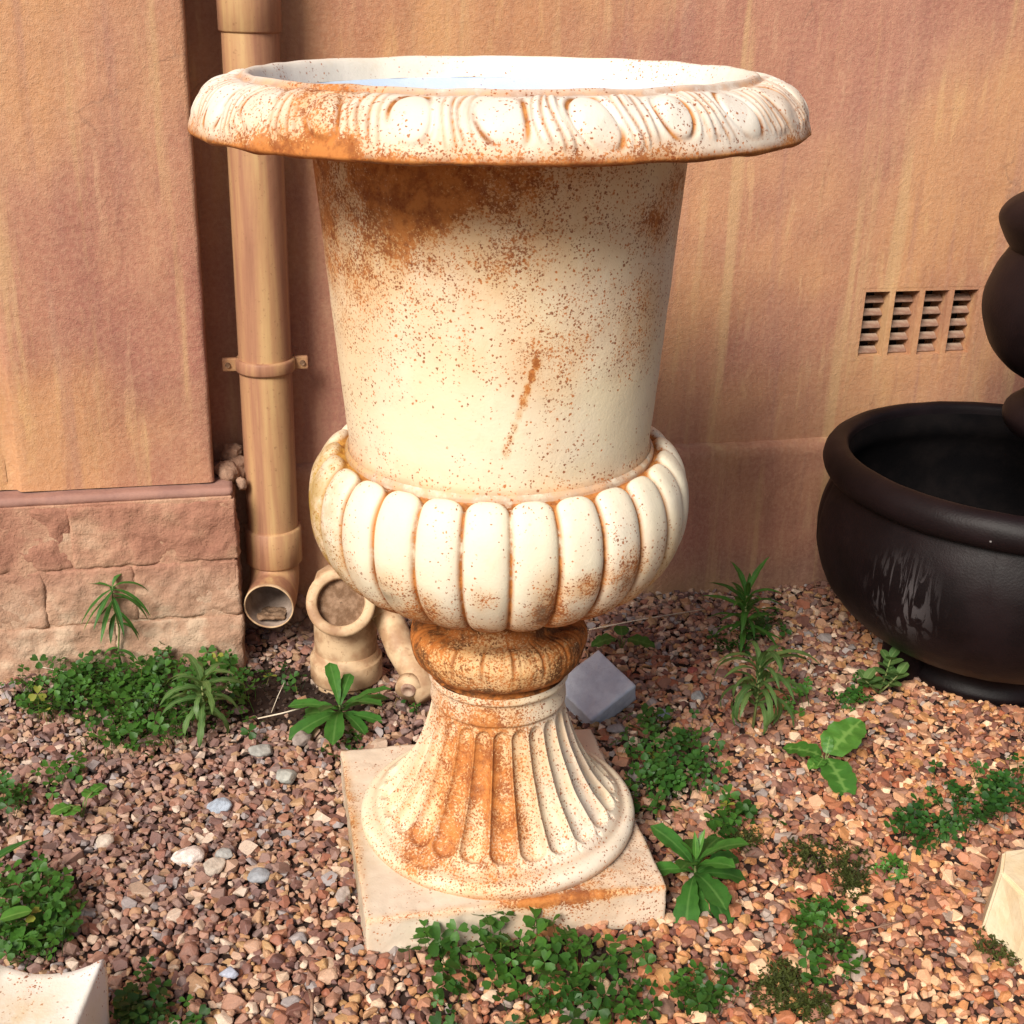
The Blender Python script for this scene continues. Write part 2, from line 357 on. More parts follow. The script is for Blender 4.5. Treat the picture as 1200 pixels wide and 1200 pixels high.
# ------------------------------------------------------------------ SETTING: ground
def ground():
    t = NT('gravel_ground')
    v = t.n.new('ShaderNodeTexVoronoi'); v.inputs['Scale'].default_value = 75; t.l.new(t.obj, v.inputs['Vector'])
    sep = t.n.new('ShaderNodeSeparateColor'); t.l.new(v.outputs[1], sep.inputs[0])
    c = t.ramp(sep.outputs[0], [(0, (0.10, 0.06, 0.045)), (0.4, (0.26, 0.15, 0.11)), (0.75, (0.42, 0.27, 0.18)), (1, (0.5, 0.4, 0.32))])
    far = t.n.new('ShaderNodeVectorMath'); far.operation = 'LENGTH'; t.l.new(t.obj, far.inputs[0])
    c = t.mix(t.mapr(v.outputs[0], 0.25, 0.6, 0, 0.75), c, (0.06, 0.035, 0.025))
    soil = t.mix(t.noise(40, 4), (0.018, 0.010, 0.008), (0.045, 0.025, 0.018))
    near = t.mapr(far.outputs['Value'], 1.9, 2.6)
    c = t.mix(near, soil, c)
    nb = t.bump(v.outputs[0], -0.9, 0.01)
    mat = t.done(c, 0.9, nb, 0.3)
    V = []; Fc = []; n = 90
    xs = np.linspace(-2.4, 2.4, n); ys = np.linspace(-2.4, 1.6, n)
    for y in ys:
        for x in xs: V.append((x, y, ground_z(x, y)-0.006))
    for i in range(n-1):
        for j in range(n-1):
            a = i*n+j; Fc.append((a, a+1, a+n+1, a+n))
    b = len(V)                                    # skirt to the horizon
    ring = [(-2.4, -2.4), (2.4, -2.4), (2.4, 1.6), (-2.4, 1.6)]
    for x, y in ring: V.append((x, y, -0.014))
    for x, y in ((-150, -150), (150, -150), (150, 150), (-150, 150)): V.append((x, y, -0.014))
    for i in range(4):
        k = (i+1) % 4; Fc.append((b+i, b+4+i, b+4+k, b+k))
    o = mesh_np('ground', V, Fc, mat); tag(o, kind='structure')
ground()

# ------------------------------------------------------------------ SETTING: gravel
def hull_rock(npts, sc, bevel):
    bm = bmesh.new()
    for _ in range(npts):
        d = Vector(rng.normal(size=3)).normalized()*random.uniform(0.88, 1.0)
        bm.verts.new((d.x*sc[0], d.y*sc[1], d.z*sc[2]))
    r = bmesh.ops.convex_hull(bm, input=bm.verts)
    bmesh.ops.delete(bm, geom=[v for v in bm.verts if not v.link_faces], context='VERTS')
    bmesh.ops.dissolve_limit(bm, angle_limit=R(14), verts=bm.verts, edges=bm.edges)
    if bevel: bmesh.ops.bevel(bm, geom=bm.edges[:]+bm.verts[:], offset=bevel, segments=1, affect='EDGES', clamp_overlap=True)
    bmesh.ops.triangulate(bm, faces=bm.faces)
    bm.verts.ensure_lookup_table(); bm.verts.index_update()
    V = np.array([v.co[:] for v in bm.verts]); T = np.array([[v.index for v in f.verts] for f in bm.faces]); bm.free()
    return V, T
def gravel_mat():
    t = NT('mixed_gravel')
    r = t.attr('rnd')
    pal = [(0.27, 0.125, 0.085), (0.15, 0.065, 0.050), (0.37, 0.19, 0.125), (0.22, 0.125, 0.10), (0.42, 0.255, 0.17), (0.33, 0.145, 0.08),
           (0.11, 0.050, 0.045), (0.48, 0.325, 0.23), (0.30, 0.17, 0.125), (0.41, 0.22, 0.10), (0.20, 0.14, 0.13), (0.45, 0.275, 0.155),
           (0.28, 0.10, 0.055), (0.56, 0.43, 0.32), (0.25, 0.155, 0.125), (0.42, 0.26, 0.12), (0.17, 0.08, 0.065), (0.36, 0.20, 0.14), (0.28, 0.265, 0.275), (0.64, 0.53, 0.43)]
    c = t.ramp(r, [(i/len(pal), p) for i, p in enumerate(pal)], 'CONSTANT')
    geo = t.n.new('ShaderNodeNewGeometry'); pos = geo.outputs['Position']
    sx = t.n.new('ShaderNodeSeparateXYZ'); t.l.new(pos, sx.inputs[0])
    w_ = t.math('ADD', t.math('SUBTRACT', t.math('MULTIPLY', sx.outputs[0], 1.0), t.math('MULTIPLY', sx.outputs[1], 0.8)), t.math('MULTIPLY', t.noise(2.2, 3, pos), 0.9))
    orange_k = t.mapr(w_, 0.35, 1.15, 0, 0.62)                       # more orange toward the front right
    c = t.mix(orange_k, c, t.mix(1.0, c, (1.30, 0.98, 0.66), 'MULTIPLY'))
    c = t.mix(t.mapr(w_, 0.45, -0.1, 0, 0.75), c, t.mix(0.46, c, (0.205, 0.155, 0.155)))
    n1 = t.noise(320, 4, pos, 0.65)
    c = t.mix(t.mapr(n1, 0.38, 0.68, 0, 0.45), c, t.mix(1.0, c, (1.5, 1.45, 1.4), 'MULTIPLY'))
    c = t.mix(t.mapr(t.noise(900, 2, pos), 0.58, 0.7, 0, 0.35), c, (0.14, 0.08, 0.06))
    c = t.mix(0.06, t.mix(1.0, c, (1.0, 0.95, 0.90), 'MULTIPLY'), (0.28, 0.21, 0.18))
    c = t.mix(t.math('GREATER_THAN', r, 1.2), c, t.mix(n1, (0.022, 0.013, 0.009), (0.075, 0.042, 0.028)))      # clods of soil, and painted shade under the clover
    nb = t.bump(t.noise(600, 4, pos, 0.7), 0.5, 0.0008)
    return t.done(c, 0.62, nb, 0.45)
M['gravel'] = gravel_mat()
def gravel():
    near = [hull_rock(16, (1, random.uniform(.62, .90), random.uniform(.52, .78)), 0.12) for _ in range(26)]
    far = [hull_rock(13, (1, random.uniform(.62, .90), random.uniform(.50, .75)), 0) for _ in range(26)]
    sp = 0.0091
    xs = np.arange(-1.5, 1.7, sp); ys = np.arange(-0.80, 1.25, sp)
    X, Y = np.meshgrid(xs, ys); X = X.ravel()+rng.uniform(-.55, .55, X.size)*sp; Y = Y.ravel()+rng.uniform(-.55, .55, Y.size)*sp
    d = 1.6+Y
    keep = (np.abs(X) < 0.50+0.44*d)
    n_wall = (X-W0[0])*N[0]+(Y-W0[1])*N[1]                     # distance in front of the main wall
    keep &= n_wall > -0.01
    c, s = math.cos(WA), math.sin(WA)
    sx = X*c+Y*s; sy = -X*s+Y*c
    keep &= ~((np.abs(sx) < 0.19) & (np.abs(sy) < 0.19))
    X, Y = X[keep], Y[keep]; n = len(X)
    Z = np.array([ground_z(a, b) for a, b in zip(X, Y)])
    size = np.clip(rng.lognormal(math.log(0.0086), 0.34, n), 0.0042, 0.021)
    Z = Z+rng.uniform(-0.0085, 0.0050, n)
    tri_v, tri_f, att = [], [], []; base = 0
    yaw = rng.uniform(0, TAU, n); ta = rng.uniform(0, TAU, n); tilt = np.abs(rng.normal(0, 0.42, n)); rnd = rng.uniform(0, 1, n)
    which = rng.integers(0, 26, n)
    sc_ = at(352, 806); e_ = ((X-sc_[0])/0.145)**2+((Y-sc_[1])/0.135)**2     # dark soil clods under the pipes instead of clean gravel
    soil_shade = (e_ < rng.uniform(0.6, 1.3, n)) & (rng.uniform(0, 1, n) < 0.96)
    s2 = at(180, 815); soil_shade |= ((((X-s2[0])/0.24)**2+((Y-s2[1])/0.10)**2) < 1) & (rng.uniform(0, 1, n) < 0.65)  # from here on: shade beneath clover patches, painted as dark clods
    s3 = at(780, 895); soil_shade |= ((((X-s3[0])/0.09)**2+((Y-s3[1])/0.10)**2) < 1) & (rng.uniform(0, 1, n) < 0.5)
    s4 = at(620, 1125); soil_shade |= ((((X-s4[0])/0.16)**2+((Y-s4[1])/0.05)**2) < 1) & (rng.uniform(0, 1, n) < 0.4)
    rnd[soil_shade] = 1.5; size[soil_shade] *= rng.uniform(0.4, 0.8, soil_shade.sum()); Z[soil_shade] -= 0.006
    isnear = (Y < -0.15) & (np.abs(X) < 0.12+0.42*(1.6+Y))
    for lod, temps in ((True, near), (False, far)):
        for k in range(26):
            sel = np.where((isnear == lod) & (which == k))[0]
            if not len(sel): continue
            V, T = temps[k]; m = len(sel)
            cy, sy_ = np.cos(yaw[sel]), np.sin(yaw[sel])
            P = np.repeat(V[None], m, 0)*size[sel][:, None, None]
            x = P[..., 0]*cy[:, None]-P[..., 1]*sy_[:, None]; y = P[..., 0]*sy_[:, None]+P[..., 1]*cy[:, None]; z = P[..., 2]
            ax, ay = np.cos(ta[sel])[:, None], np.sin(ta[sel])[:, None]
            ct, stt = np.cos(tilt[sel])[:, None], np.sin(tilt[sel])[:, None]
            al = x*ax+y*ay; pe = -x*ay+y*ax                     # rotate about the horizontal axis (ax, ay)
            pe2 = pe*ct-z*stt; z2 = pe*stt+z*ct
            x2 = al*ax-pe2*ay; y2 = al*ay+pe2*ax
            W_ = np.stack([x2+X[sel][:, None], y2+Y[sel][:, None], z2+Z[sel][:, None]], -1).reshape(-1, 3)
            nv = len(V)
            tri_v.append(W_); tri_f.append((T[None]+(np.arange(m)*nv)[:, None, None]+base).reshape(-1, 3)); att.append(np.repeat(rnd[sel], nv)); base += m*nv
    V = np.concatenate(tri_v).astype(np.float32); T = np.concatenate(tri_f).astype(np.int32); A = np.concatenate(att).astype(np.float32)
    me = bpy.data.meshes.new('gravel')
    me.vertices.add(len(V)); me.vertices.foreach_set('co', V.ravel())
    me.loops.add(T.size); me.loops.foreach_set('vertex_index', T.ravel())
    me.polygons.add(len(T)); me.polygons.foreach_set('loop_start', np.arange(0, T.size, 3, dtype=np.int32))
    me.update(calc_edges=True); me.validate()
    a = me.attributes.new('rnd', 'FLOAT', 'POINT'); a.data.foreach_set('value', A)
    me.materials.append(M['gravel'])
    me.polygons.foreach_set('use_smooth', [False]*len(me.polygons))
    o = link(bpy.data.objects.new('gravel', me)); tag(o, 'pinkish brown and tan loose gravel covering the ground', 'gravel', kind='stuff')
gravel()

# ------------------------------------------------------------------ WALL
wall = empty('wall', (0, 0, 0), 'terracotta plastered house wall with a pilaster, plinth and air vent behind the urn', 'wall')
wall.matrix_world = WM
def main_wall():
    # local frame: x along the wall, y out of the wall (toward the camera), z up; the hole is the vent's
    us = [-2.6, 0.132, 0.402, 2.6]; zs = [0.317, 0.492, 0.640, 2.6]
    V = []; Fc = []
    for z in zs:
        for u in us: V.append((u, 0, z))
    for i in range(3):
        for j in range(3):
            if i == 1 and j == 1: continue
            a = i*4+j; Fc.append((a, a+4, a+5, a+1))
    b = len(V)                                              # rear skin gives the wall its thickness
    V += [(-2.6, -0.22, 0), (2.6, -0.22, 0), (2.6, -0.22, 2.6), (-2.6, -0.22, 2.6), (-2.6, 0, 0), (2.6, 0, 0)]
    Fc += [(b, b+1, b+2, b+3), (b+3, b+2, 15, 12), (b, b+3, 12, 0, b+4), (b+1, b+5, 3, 15, b+2)]
    mesh_np('plaster_face', V, Fc, M['plaster'], wall, smooth=False)
    # plinth band of the main wall: proud by 12 mm with a chamfered, uneven top edge
    V = []; Fc = []; n = 420; prof = [(-0.0, 0.331), (0.010, 0.325), (0.0175, 0.316), (0.019, 0.300), (0.017, 0.15), (0.019, -0.06)]
    for i in range(n+1):
        u = -2.6+5.2*i/n
        for k, (y, z) in enumerate(prof):
            wz = 0.004*mnoise.noise(Vector((u*7, 0, k)))+0.002*mnoise.noise(Vector((u*31, 3, k)))
            V.append((u, (y if k else -0.004)+(0.5*wz if k else 0), z+(wz if k < 4 else 0)))
    m = len(prof)
    for i in range(n):
        for k in range(m-1): a = i*m+k; Fc.append((a, a+1, a+m+1, a+m))
    mesh_np('plinth_band', V, Fc, M['plaster'], wall)
main_wall()
def vent():
    root_u0, root_u1, z0, z1 = 0.132, 0.402, 0.492, 0.640
    v = empty('air_vent', (0, 0, 0)); v.parent = wall
    # frame: front grid of 9 x 3 cells with four openings, returned 60 mm into the wall
    us = [root_u0, 0.140, 0.1935, 0.2055, 0.259, 0.271, 0.3245, 0.3365, 0.390, root_u1]; zs = [z0, 0.500, 0.633, z1]
    V = []; Fc = []; idx = {}
    def vid(u, y, z):
        k = (round(u, 4), round(y, 4), round(z, 4))
        if k not in idx: idx[k] = len(V); V.append((u, y, z))
        return idx[k]
    for i in range(9):
        for j in range(3):
            a, b, c, d = us[i], us[i+1], zs[j], zs[j+1]
            if j == 1 and i % 2 == 1:
                for (p, q) in (((a, c), (b, c)), ((b, c), (b, d)), ((b, d), (a, d)), ((a, d), (a, c))):
                    Fc.append((vid(p[0], -0.0005, p[1]), vid(q[0], -0.0005, q[1]), vid(q[0], -0.065, q[1]), vid(p[0], -0.065, p[1])))
                continue
            Fc.append((vid(a, -0.0005, c), vid(a, -0.0005, d), vid(b, -0.0005, d), vid(b, -0.0005, c)))
    mesh_np('vent_frame', V, Fc, M['plaster'], v, smooth=False)
    mesh_np('vent_back', [(root_u0, -0.066, z0), (root_u1, -0.066, z0), (root_u1, -0.066, z1), (root_u0, -0.066, z1)], [(0, 3, 2, 1)], M['dark_void'], v, smooth=False)
    bm = box_bm(0.0476, 0.019, 0.0050, 0.0018, 1)
    proto = bm_obj('louvre', bm, M['louvre'], v); first = True
    for i in (1, 3, 5, 7):
        for k in range(5):
            o = proto if first else proto.copy()
            if not first: link(o, v)
            first = False
            o.location = ((us[i]+us[i+1])/2, -0.027, 0.507+0.0262*k)
            o.rotation_euler = (R(-34), 0, 0); o.scale = ((us[i+1]-us[i])/0.048, 1, 1)
vent()
PLN = 0.153                                                  # plinth face, out of the main wall
PU0 = float(np.dot(np.array([-0.685, 0.491, 0])-W0, U))      # pilaster frame origin along the wall
def pilaster():
    yf = PLN-0.034
    u0, u1 = PU0-0.145, PU0+0.190
    # shaft with softly rounded vertical edge and slightly wavy face
    V = []; Fc = []
    prof = [(u0-0.02, yf-0.014)] + [(u0, yf-0.012), (u0+0.006, yf-0.002)] + [(u0+0.01+(u1-u0-0.018)*i/24, yf) for i in range(25)] + [(u1-0.0035, yf-0.0012), (u1-0.0008, yf-0.005), (u1, yf-0.011), (u1, 0.0)]
    zs = np.concatenate([np.linspace(0.345, 1.5, 110), [2.6]])
    for z in zs:
        for k, (u, y) in enumerate(prof):
            wob = 0.0018*mnoise.noise(Vector((u*9, 1, z*6)))+0.0007*mnoise.noise(Vector((u*40, 2, z*30)))
            uu = u+(0.0015*mnoise.noise(Vector((0, 5, z*14))) if k > 24 and k < len(prof)-1 else 0)
            V.append((uu, y+(wob if k < len(prof)-1 else -0.003), z))
    m = len(prof)
    for i in range(len(zs)-1):
        for k in range(m-1): a = i*m+k; Fc.append((a, a+m, a+m+1, a+1))
    mesh_np('pilaster', V, Fc, M['plaster_pilaster'], wall)
    # rougher wall left of the plaster edge
    V = []; Fc = []; n1, n2 = 60, 120
    for j in range(n2+1):
        z = 0.345+2.2*j/n2
        for i in range(n1+1):
            u = u0-0.9+0.885*i/n1
            V.append((u, yf-0.014+0.006*mnoise.noise(Vector((u*14, 0, z*14)))+0.003*mnoise.noise(Vector((u*50, 0, z*50))), z))
    for j in range(n2):
        for i in range(n1): a = j*(n1+1)+i; Fc.append((a, a+n1+1, a+n1+2, a+1))
    mesh_np('rough_render', V, Fc, M['plaster_pilaster'], wall)
    # plinth: three courses of rough bricks in front of a mortar core, capped by a ledge
    bm = box_bm(1.2, PLN-0.005, 0.36, 0.002, 1); core = bm_obj('plinth_core', bm, M['brick'], wall)
    core.location = (PU0+0.219-0.6, (PLN-0.005)/2, 0.148)
    courses = [(-0.045, 0.093, [0.226, 0.0, -0.235, -0.47, -0.70]), (0.097, 0.203, [0.224, 0.04, -0.115, -0.35, -0.585]), (0.207, 0.322, [0.2235, -0.06, -0.30, -0.54, -0.78])]
    sd_ = 1
    for z0, z1, js in courses:
        for a, b in zip(js[:-1], js[1:]):
            w_ = a-b+0.001; sd_ += 1
            o = rough_box('brick', w_, 0.10, z1-z0+0.002, M['brick'], wall, 0.0066, 0.0050, 0.0040, sd_*5.3, 20)
            o.location = (PU0+(a+b)/2, PLN-0.052+random.uniform(-0.002, 0.001)+(0.004 if z0 < 0 else 0), (z0+z1)/2); o.rotation_euler = (0, random.uniform(-.006, .006), random.uniform(-.01, .01))
    o = rough_box('ledge', 1.2, PLN-0.006, 0.017, M['ledge'], wall, 0.0016, 0.008, 0.006, 3.3, 20)
    o.location = (PU0+0.222-0.6, PLN/2-0.004, 0.334)
    # broken mortar at the corner of the ledge, beside the pipe
    for (u, y, z, s, q) in ((0.212, 0.085, 0.350, 0.030, 1), (0.230, 0.060, 0.345, 0.032, 2), (0.222, 0.040, 0.366, 0.030, 3), (0.236, 0.10, 0.332, 0.018, 4)):
        o = rough_box('mortar_lump', s*1.5, s*1.2, s, M['mortar'], wall, 0.006, 0.003, s*0.45, q*9.1, 50)
        o.location = (PU0+u, y, z); o.rotation_euler = (0.3*q, 0.5*q, q)
pilaster()
# splash of rough render and rubble at the foot of the main wall behind the pipes
for i in range(26):
    u = PU0+random.uniform(0.24, 0.52); s = random.uniform(0.012, 0.03)
    o = rough_box('rubble', s*1.5, s*1.2, s, M['mortar'], wall, 0.006, 0.0045, s*0.45, i*3.1, 45)
    o.location = (u, random.uniform(0.004, 0.05), random.uniform(-0.02, 0.06)); o.rotation_euler = (i, i*2, i*3)

# ------------------------------------------------------------------ DOWNPIPE
def downpipe():
    p0 = np.array([-0.420, 0.640, 0]); r = 0.0465
    root = empty('downpipe', tuple(p0), 'tall tan painted downpipe with an open angled outlet beside the pilaster', 'pipe')
    shaft = tube('pipe', [(0, 0, z) for z in np.linspace(0.225, 2.6, 30)], r, M['pipe'], root, 48, False)
    def ring(name, z0, z1, rr, m=M['pipe']):
        e = 0.003
        return lathe(name, [(r-0.001, z0), (rr-e, z0), (rr, z0+e), (rr, z1-e), (rr-e, z1), (r-0.001, z1+0.001)], 48, m, root)
    ring('coupling', 1.100, 1.235, r+0.0045)
    ring('coupling', 0.160, 0.232, r+0.006)
    # outlet shoe: bends toward the camera and ends in an open, thin lip
    path = []
    for i in range(13):
        a = R(88)*i/12; path.append((0.002*i/12, -0.054*(1-math.cos(a)), 0.162-0.054*math.sin(a)))
    dl_ = Vector((0.0, -math.sin(R(86)), -math.cos(R(86))))
    path += [tuple(Vector(path[-1])+dl_*0.014), tuple(Vector(path[-1])+dl_*0.034)]
    tube('outlet_shoe', path, [r*0.985]*len(path), M['pipe'], root, 48, False)
    inner = tube('outlet_bore', path, [r*0.93]*len(path), M['pipe_in'], root, 48, False)
    d = (Vector(path[-1])-Vector(path[-3])).normalized()
    lip = lathe('lip', [(r*0.93, 0), (r*0.935, 0.002), (r*0.985, 0.002), (r*0.99, 0), (r*0.99, -0.004)], 48, M['pipe_pale'], root)
    lip.location = path[-1]; lip.rotation_euler = d.to_track_quat('Z', 'Y').to_euler()
    dirt = rough_box('silt', 0.052, 0.055, 0.008, M['pipe_dirt'], root, 0.005, 0.003, 0.006, 4.4, 50)
    dirt.location = (0.004, -0.052, 0.073); dirt.rotation_euler = (R(-8), 0, 0)
    # clamp: band, two lugs with screws
    zc = 0.545
    cl = empty('clamp', (0, 0, zc)); cl.parent = root; cl.rotation_euler = (0, 0, WA)
    lathe('band', [(r, -0.012), (r+0.004, -0.012), (r+0.006, -0.008), (r+0.006, 0.008), (r+0.004, 0.012), (r, 0.012)], 48, M['pipe'], cl)
    for s in (-1, 1):
        bm = box_bm(0.030, 0.010, 0.024, 0.003); o = bm_obj('lug', bm, M['pipe'], cl); o.location = (s*(r+0.014), 0.004, 0.0)
        bm = bmesh.new(); bmesh.ops.create_cone(bm, cap_ends=True, segments=16, radius1=0.005, radius2=0.004, depth=0.005)
        o = bm_obj('screw', bm, M['pipe_dirt'], cl); o.location = (s*(r+0.019), -0.003, 0); o.rotation_euler = (R(90), 0, 0)
downpipe()
def gully_pipe():
    p = at(404, 800); root = empty('gully_pipe', (p[0], p[1]+0.03, 0), 'short stubby tan drain pipe with a round open eye half behind the urn', 'pipe')
    r = 0.057
    pts = [(0, 0.0, z) for z in np.linspace(-0.08, 0.16, 8)]+[(0, 0.004, 0.185), (0, 0.010, 0.203), (0, 0.014, 0.214)]
    tube('pipe', pts, [r]*8+[r*0.98, r*0.86, r*0.55], M['pipe_pale'], root, 40, True)
    lathe('socket', [(r-0.001, 0.000), (r+0.007, 0.000), (r+0.0085, 0.003), (r+0.0085, 0.040), (r+0.007, 0.043), (r+0.002, 0.044), (r+0.0018, 0.056), (r-0.001, 0.057)], 40, M['pipe_pale'], root)
    eye = empty('access_eye', (0.002, -0.070, 0.182)); eye.parent = root
    d = Vector((0.10, -0.86, 0.50)).normalized(); eye.rotation_euler = d.to_track_quat('Z', 'Y').to_euler()
    lathe('flange', [(0.041, -0.020), (0.041, 0.006), (0.044, 0.009), (0.056, 0.009), (0.060, 0.005), (0.060, -0.008), (0.055, -0.014), (0.053, -0.055)], 40, M['pipe_pale'], eye)
    lathe('silt', [(0.046, -0.010), (0.036, -0.009), (0.024, -0.007), (0.012, -0.008), (0.001, -0.007)], 40, M['pipe_dirt'], eye, jitter=0.004)
    return root
gully_pipe()
def small_pipe():
    a = at(448, 700, 0.16); b = at(470, 760, 0.09); c = at(505, 815, 0.03)
    root = empty('waste_pipe', tuple(at(480, 815)), 'thin pale waste pipe with a small capped stub slanting behind the urn neck', 'pipe')
    off = Vector(root.location)
    L = lambda v: Vector(v)-off
    A, B, Cc = L(a), L(b), L(c)
    tube('pipe', [A, A.lerp(B, 0.5)+Vector((-.002, 0, 0)), B, B.lerp(Cc, 0.5), Cc], [0.026, 0.026, 0.027, 0.028, 0.028], M['pipe_pale'], root, 28, True)
    q = A+(B-A)*0.15
    tube('collar', [q+(A-B)*0.18, q+(B-A)*0.18], 0.030, M['pipe_pale'], root, 28, True)
    s0 = L(at(486, 785, 0.055)); d = Vector((-0.12, -0.9, -0.15)).normalized()
    tube('stub', [s0, s0+d*0.045], 0.021, M['pipe_pale'], root, 24, True)
    tube('stub_ring', [s0+d*0.038, s0+d*0.056], 0.0235, M['pipe_pale'], root, 24, True)
    o = lathe('stub_cap', [(0.0, 0.0005), (0.006, 0.001), (0.0085, 0.004), (0.012, 0.004), (0.014, -0.001)], 24, M['louvre'], root)
    o.location = s0+d*0.0565; o.rotation_euler = d.to_track_quat('Z', 'Y').to_euler()
small_pipe()

# ------------------------------------------------------------------ URN
FRONT = -PI/2
def urn():
    root = empty('garden_urn', (0.013, 0, 0), 'large cream cast iron garden urn with rust stains, fluted foot and square plinth', 'urn', None, (0, R(-1.15), 0))
    one = (1, 1, 1)
    m_rim = urn_mat('urn_paint_rim', (0.72, 0.66, 0.56), (0.78, 0.76, 0.71),
                    blobs=[((-0.19, -0.29, 1.04), 0.17, 0.95, one), ((-0.02, -0.35, 1.03), 0.5, 0.55, (.4, .4, 14)), ((0.0, -0.36, 1.02), 0.36, 0.22, (0.6, 1, 3)), ((0.33, -0.14, 1.04), 0.13, 0.5, one), ((-0.33, -0.12, 1.02), 0.10, 0.4, one), ((-0.1, -0.35, 1.02), 0.30, 0.35, (0.7, 1, 8))], speck=0.45, wear_k=1.6)
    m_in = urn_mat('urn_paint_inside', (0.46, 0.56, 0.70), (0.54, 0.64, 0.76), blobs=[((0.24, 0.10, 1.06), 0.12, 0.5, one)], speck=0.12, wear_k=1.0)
    m_body = urn_mat('urn_paint_body', (0.78, 0.67, 0.46), (0.79, 0.71, 0.55),
                     blobs=[((-0.13, -0.15, 0.965), 0.32, 0.92, (.9, 1, 1.15)), ((-0.05, -0.20, 0.975), 0.16, 0.25, one), ((0.19, -0.11, 0.955), 0.10, 0.95, (1, 1, 1.5)), ((0.0, 0.0, 1.01), 0.19, 0.62, (0.02, 0.02, 1)),
                            ((0.055, -0.19, 0.80), 0.085, 0.85, one), ((-0.034, -0.20, 0.795), 0.05, 0.30, one), ((0.155, -0.13, 0.82), 0.10, 0.85, one), ((-0.19, -0.06, 0.80), 0.15, 0.5, (1, 1, .6)), ((0.07, -0.18, 0.70), 0.06, 0.28, (1, 1, .7)), ((0, 0, 0.630), 0.05, 0.40, (.02, .02, 1))]
                            + [((0.042-0.033*k/7, -0.20, 0.795-0.105*k/7), 0.0065 if k not in (3, 7) else 0.0085, 1.15, (1, 0.15, 0.55)) for k in range(8)], speck=0.24, sol=(1.08, 1.50), clo=0.28, stk=0.55)
    m_bowl = urn_mat('urn_paint_bowl', (0.74, 0.66, 0.49), (0.77, 0.73, 0.61),
                     blobs=[((-0.23, -0.05, 0.52), 0.16, 0.55, one), ((0.0, 0, 0.435), 0.085, 1.55, (.06, .06, 1)), ((0.155, -0.19, 0.535), 0.05, 1.0, one), ((0.06, -0.235, 0.505), 0.045, 1.05, (1.2, 1, .55)), ((-0.015, -0.245, 0.52), 0.03, 0.8, one), ((0.105, -0.22, 0.53), 0.04, 0.95, (1, 1, 1.3)), ((-0.13, -0.20, 0.53), 0.04, 0.95, (1, 1, 1.3)), ((-0.085, -0.22, 0.50), 0.035, 0.8, (1, 1, .7)), ((0.19, -0.12, 0.53), 0.08, 0.5, one), ((-0.10, -0.21, 0.51), 0.05, 0.5, (1, 1, .7)), ((-0.17, -0.15, 0.52), 0.05, 0.5, one)],
                     tint=[((-0.24, -0.04, 0.53), 0.18, (0.36, 0.22, 0.03), 0.95, (1, 1, .7)), ((0.22, -0.12, 0.50), 0.10, (0.50, 0.34, 0.12), 0.5, one), ((0.055, -0.235, 0.49), 0.035, (0.13, 0.10, 0.07), 0.8, (1.6, 1, .5)), ((0.15, -0.19, 0.53), 0.03, (0.10, 0.08, 0.06), 0.7, one), ((-0.135, -0.20, 0.51), 0.03, (0.16, 0.10, 0.05), 0.7, one)],
                     speck=0.42, wear_k=2.1)
    m_neck = urn_mat('urn_paint_neck', (0.66, 0.46, 0.24), (0.74, 0.60, 0.40), blobs=[((0, 0, 0.42), 0.055, 0.8, (.1, .1, 1)), ((0, 0, 0.31), 0.03, 0.7, (.1, .1, 1)), ((-0.11, -0.02, 0.36), 0.10, 0.7, one), ((0.10, -0.05, 0.36), 0.08, 0.5, one)], speck=0.60, wear_k=1.5, rustiness=0.86, rc=((0.085, 0.024, 0.007), (0.46, 0.145, 0.028)))
    m_foot = urn_mat('urn_paint_foot', (0.78, 0.68, 0.48), (0.80, 0.75, 0.65),
                     blobs=[((-0.06, -0.10, 0.175), 0.17, 0.95, (1, 1, .7)), ((0.01, -0.12, 0.165), 0.13, 0.60, (1.1, 1, .6)), ((-0.09, -0.13, 0.10), 0.08, 0.35, one), ((-0.02, -0.07, 0.26), 0.12, 0.50, one), ((-0.03, -0.19, 0.065), 0.15, 0.70, (1, 1, 3)), ((-0.13, -0.08, 0.11), 0.11, 0.35, one)], speck=0.40, wear_k=1.1, rustiness=0.10, sol=(1.10, 1.45), clo=0.35, stk=0.55)
    m_slab = urn_mat('urn_paint_plinth', (0.64, 0.54, 0.42), (0.74, 0.66, 0.55), blobs=[((0.0, -0.2055, 0.035), 0.016, 1.0, (0.04, 1, 1)), ((0.05, -0.2055, 0.010), 0.08, 0.45, (.5, .5, 1)), ((0.04, -0.17, 0.035), 0.06, 0.55, (.45, 1, 1)), ((-0.2055, 0.0, 0.035), 0.018, 0.8, (1, 0.05, 1)), ((0.12, -0.13, 0.035), 0.09, 0.35, one)],
                      tint=[((0.15, -0.12, 0.035), 0.07, (0.30, 0.20, 0.15), 0.7, (1, 1.5, 1)), ((-0.2055, 0, -0.0), 0.06, (0.25, 0.17, 0.06), 0.8, (1, .2, 1)), ((0, 0, -0.035), 0.022, (0.28, 0.18, 0.11), 0.7, (.02, .02, 1))], speck=0.60)
    # ---- rim with egg and tongue moulding
    NE = 24
    P_ov = resample([(0.3035, 1.0865), (0.318, 1.0850), (0.333, 1.0785), (0.345, 1.068), (0.3535, 1.055), (0.3590, 1.041), (0.3612, 1.031)], 46)
    P_lip = resample([(0.279, 1.066), (0.287, 1.086), (0.2925, 1.0925), (0.2975, 1.092), (0.3005, 1.0880), (0.3035, 1.0865)], 14)
    P_und = resample([(0.3612, 1.031), (0.3590, 1.0275), (0.351, 1.028), (0.33, 1.034), (0.30, 1.040), (0.27, 1.041), (0.245, 1.040), (0.228, 1.038)], 20)
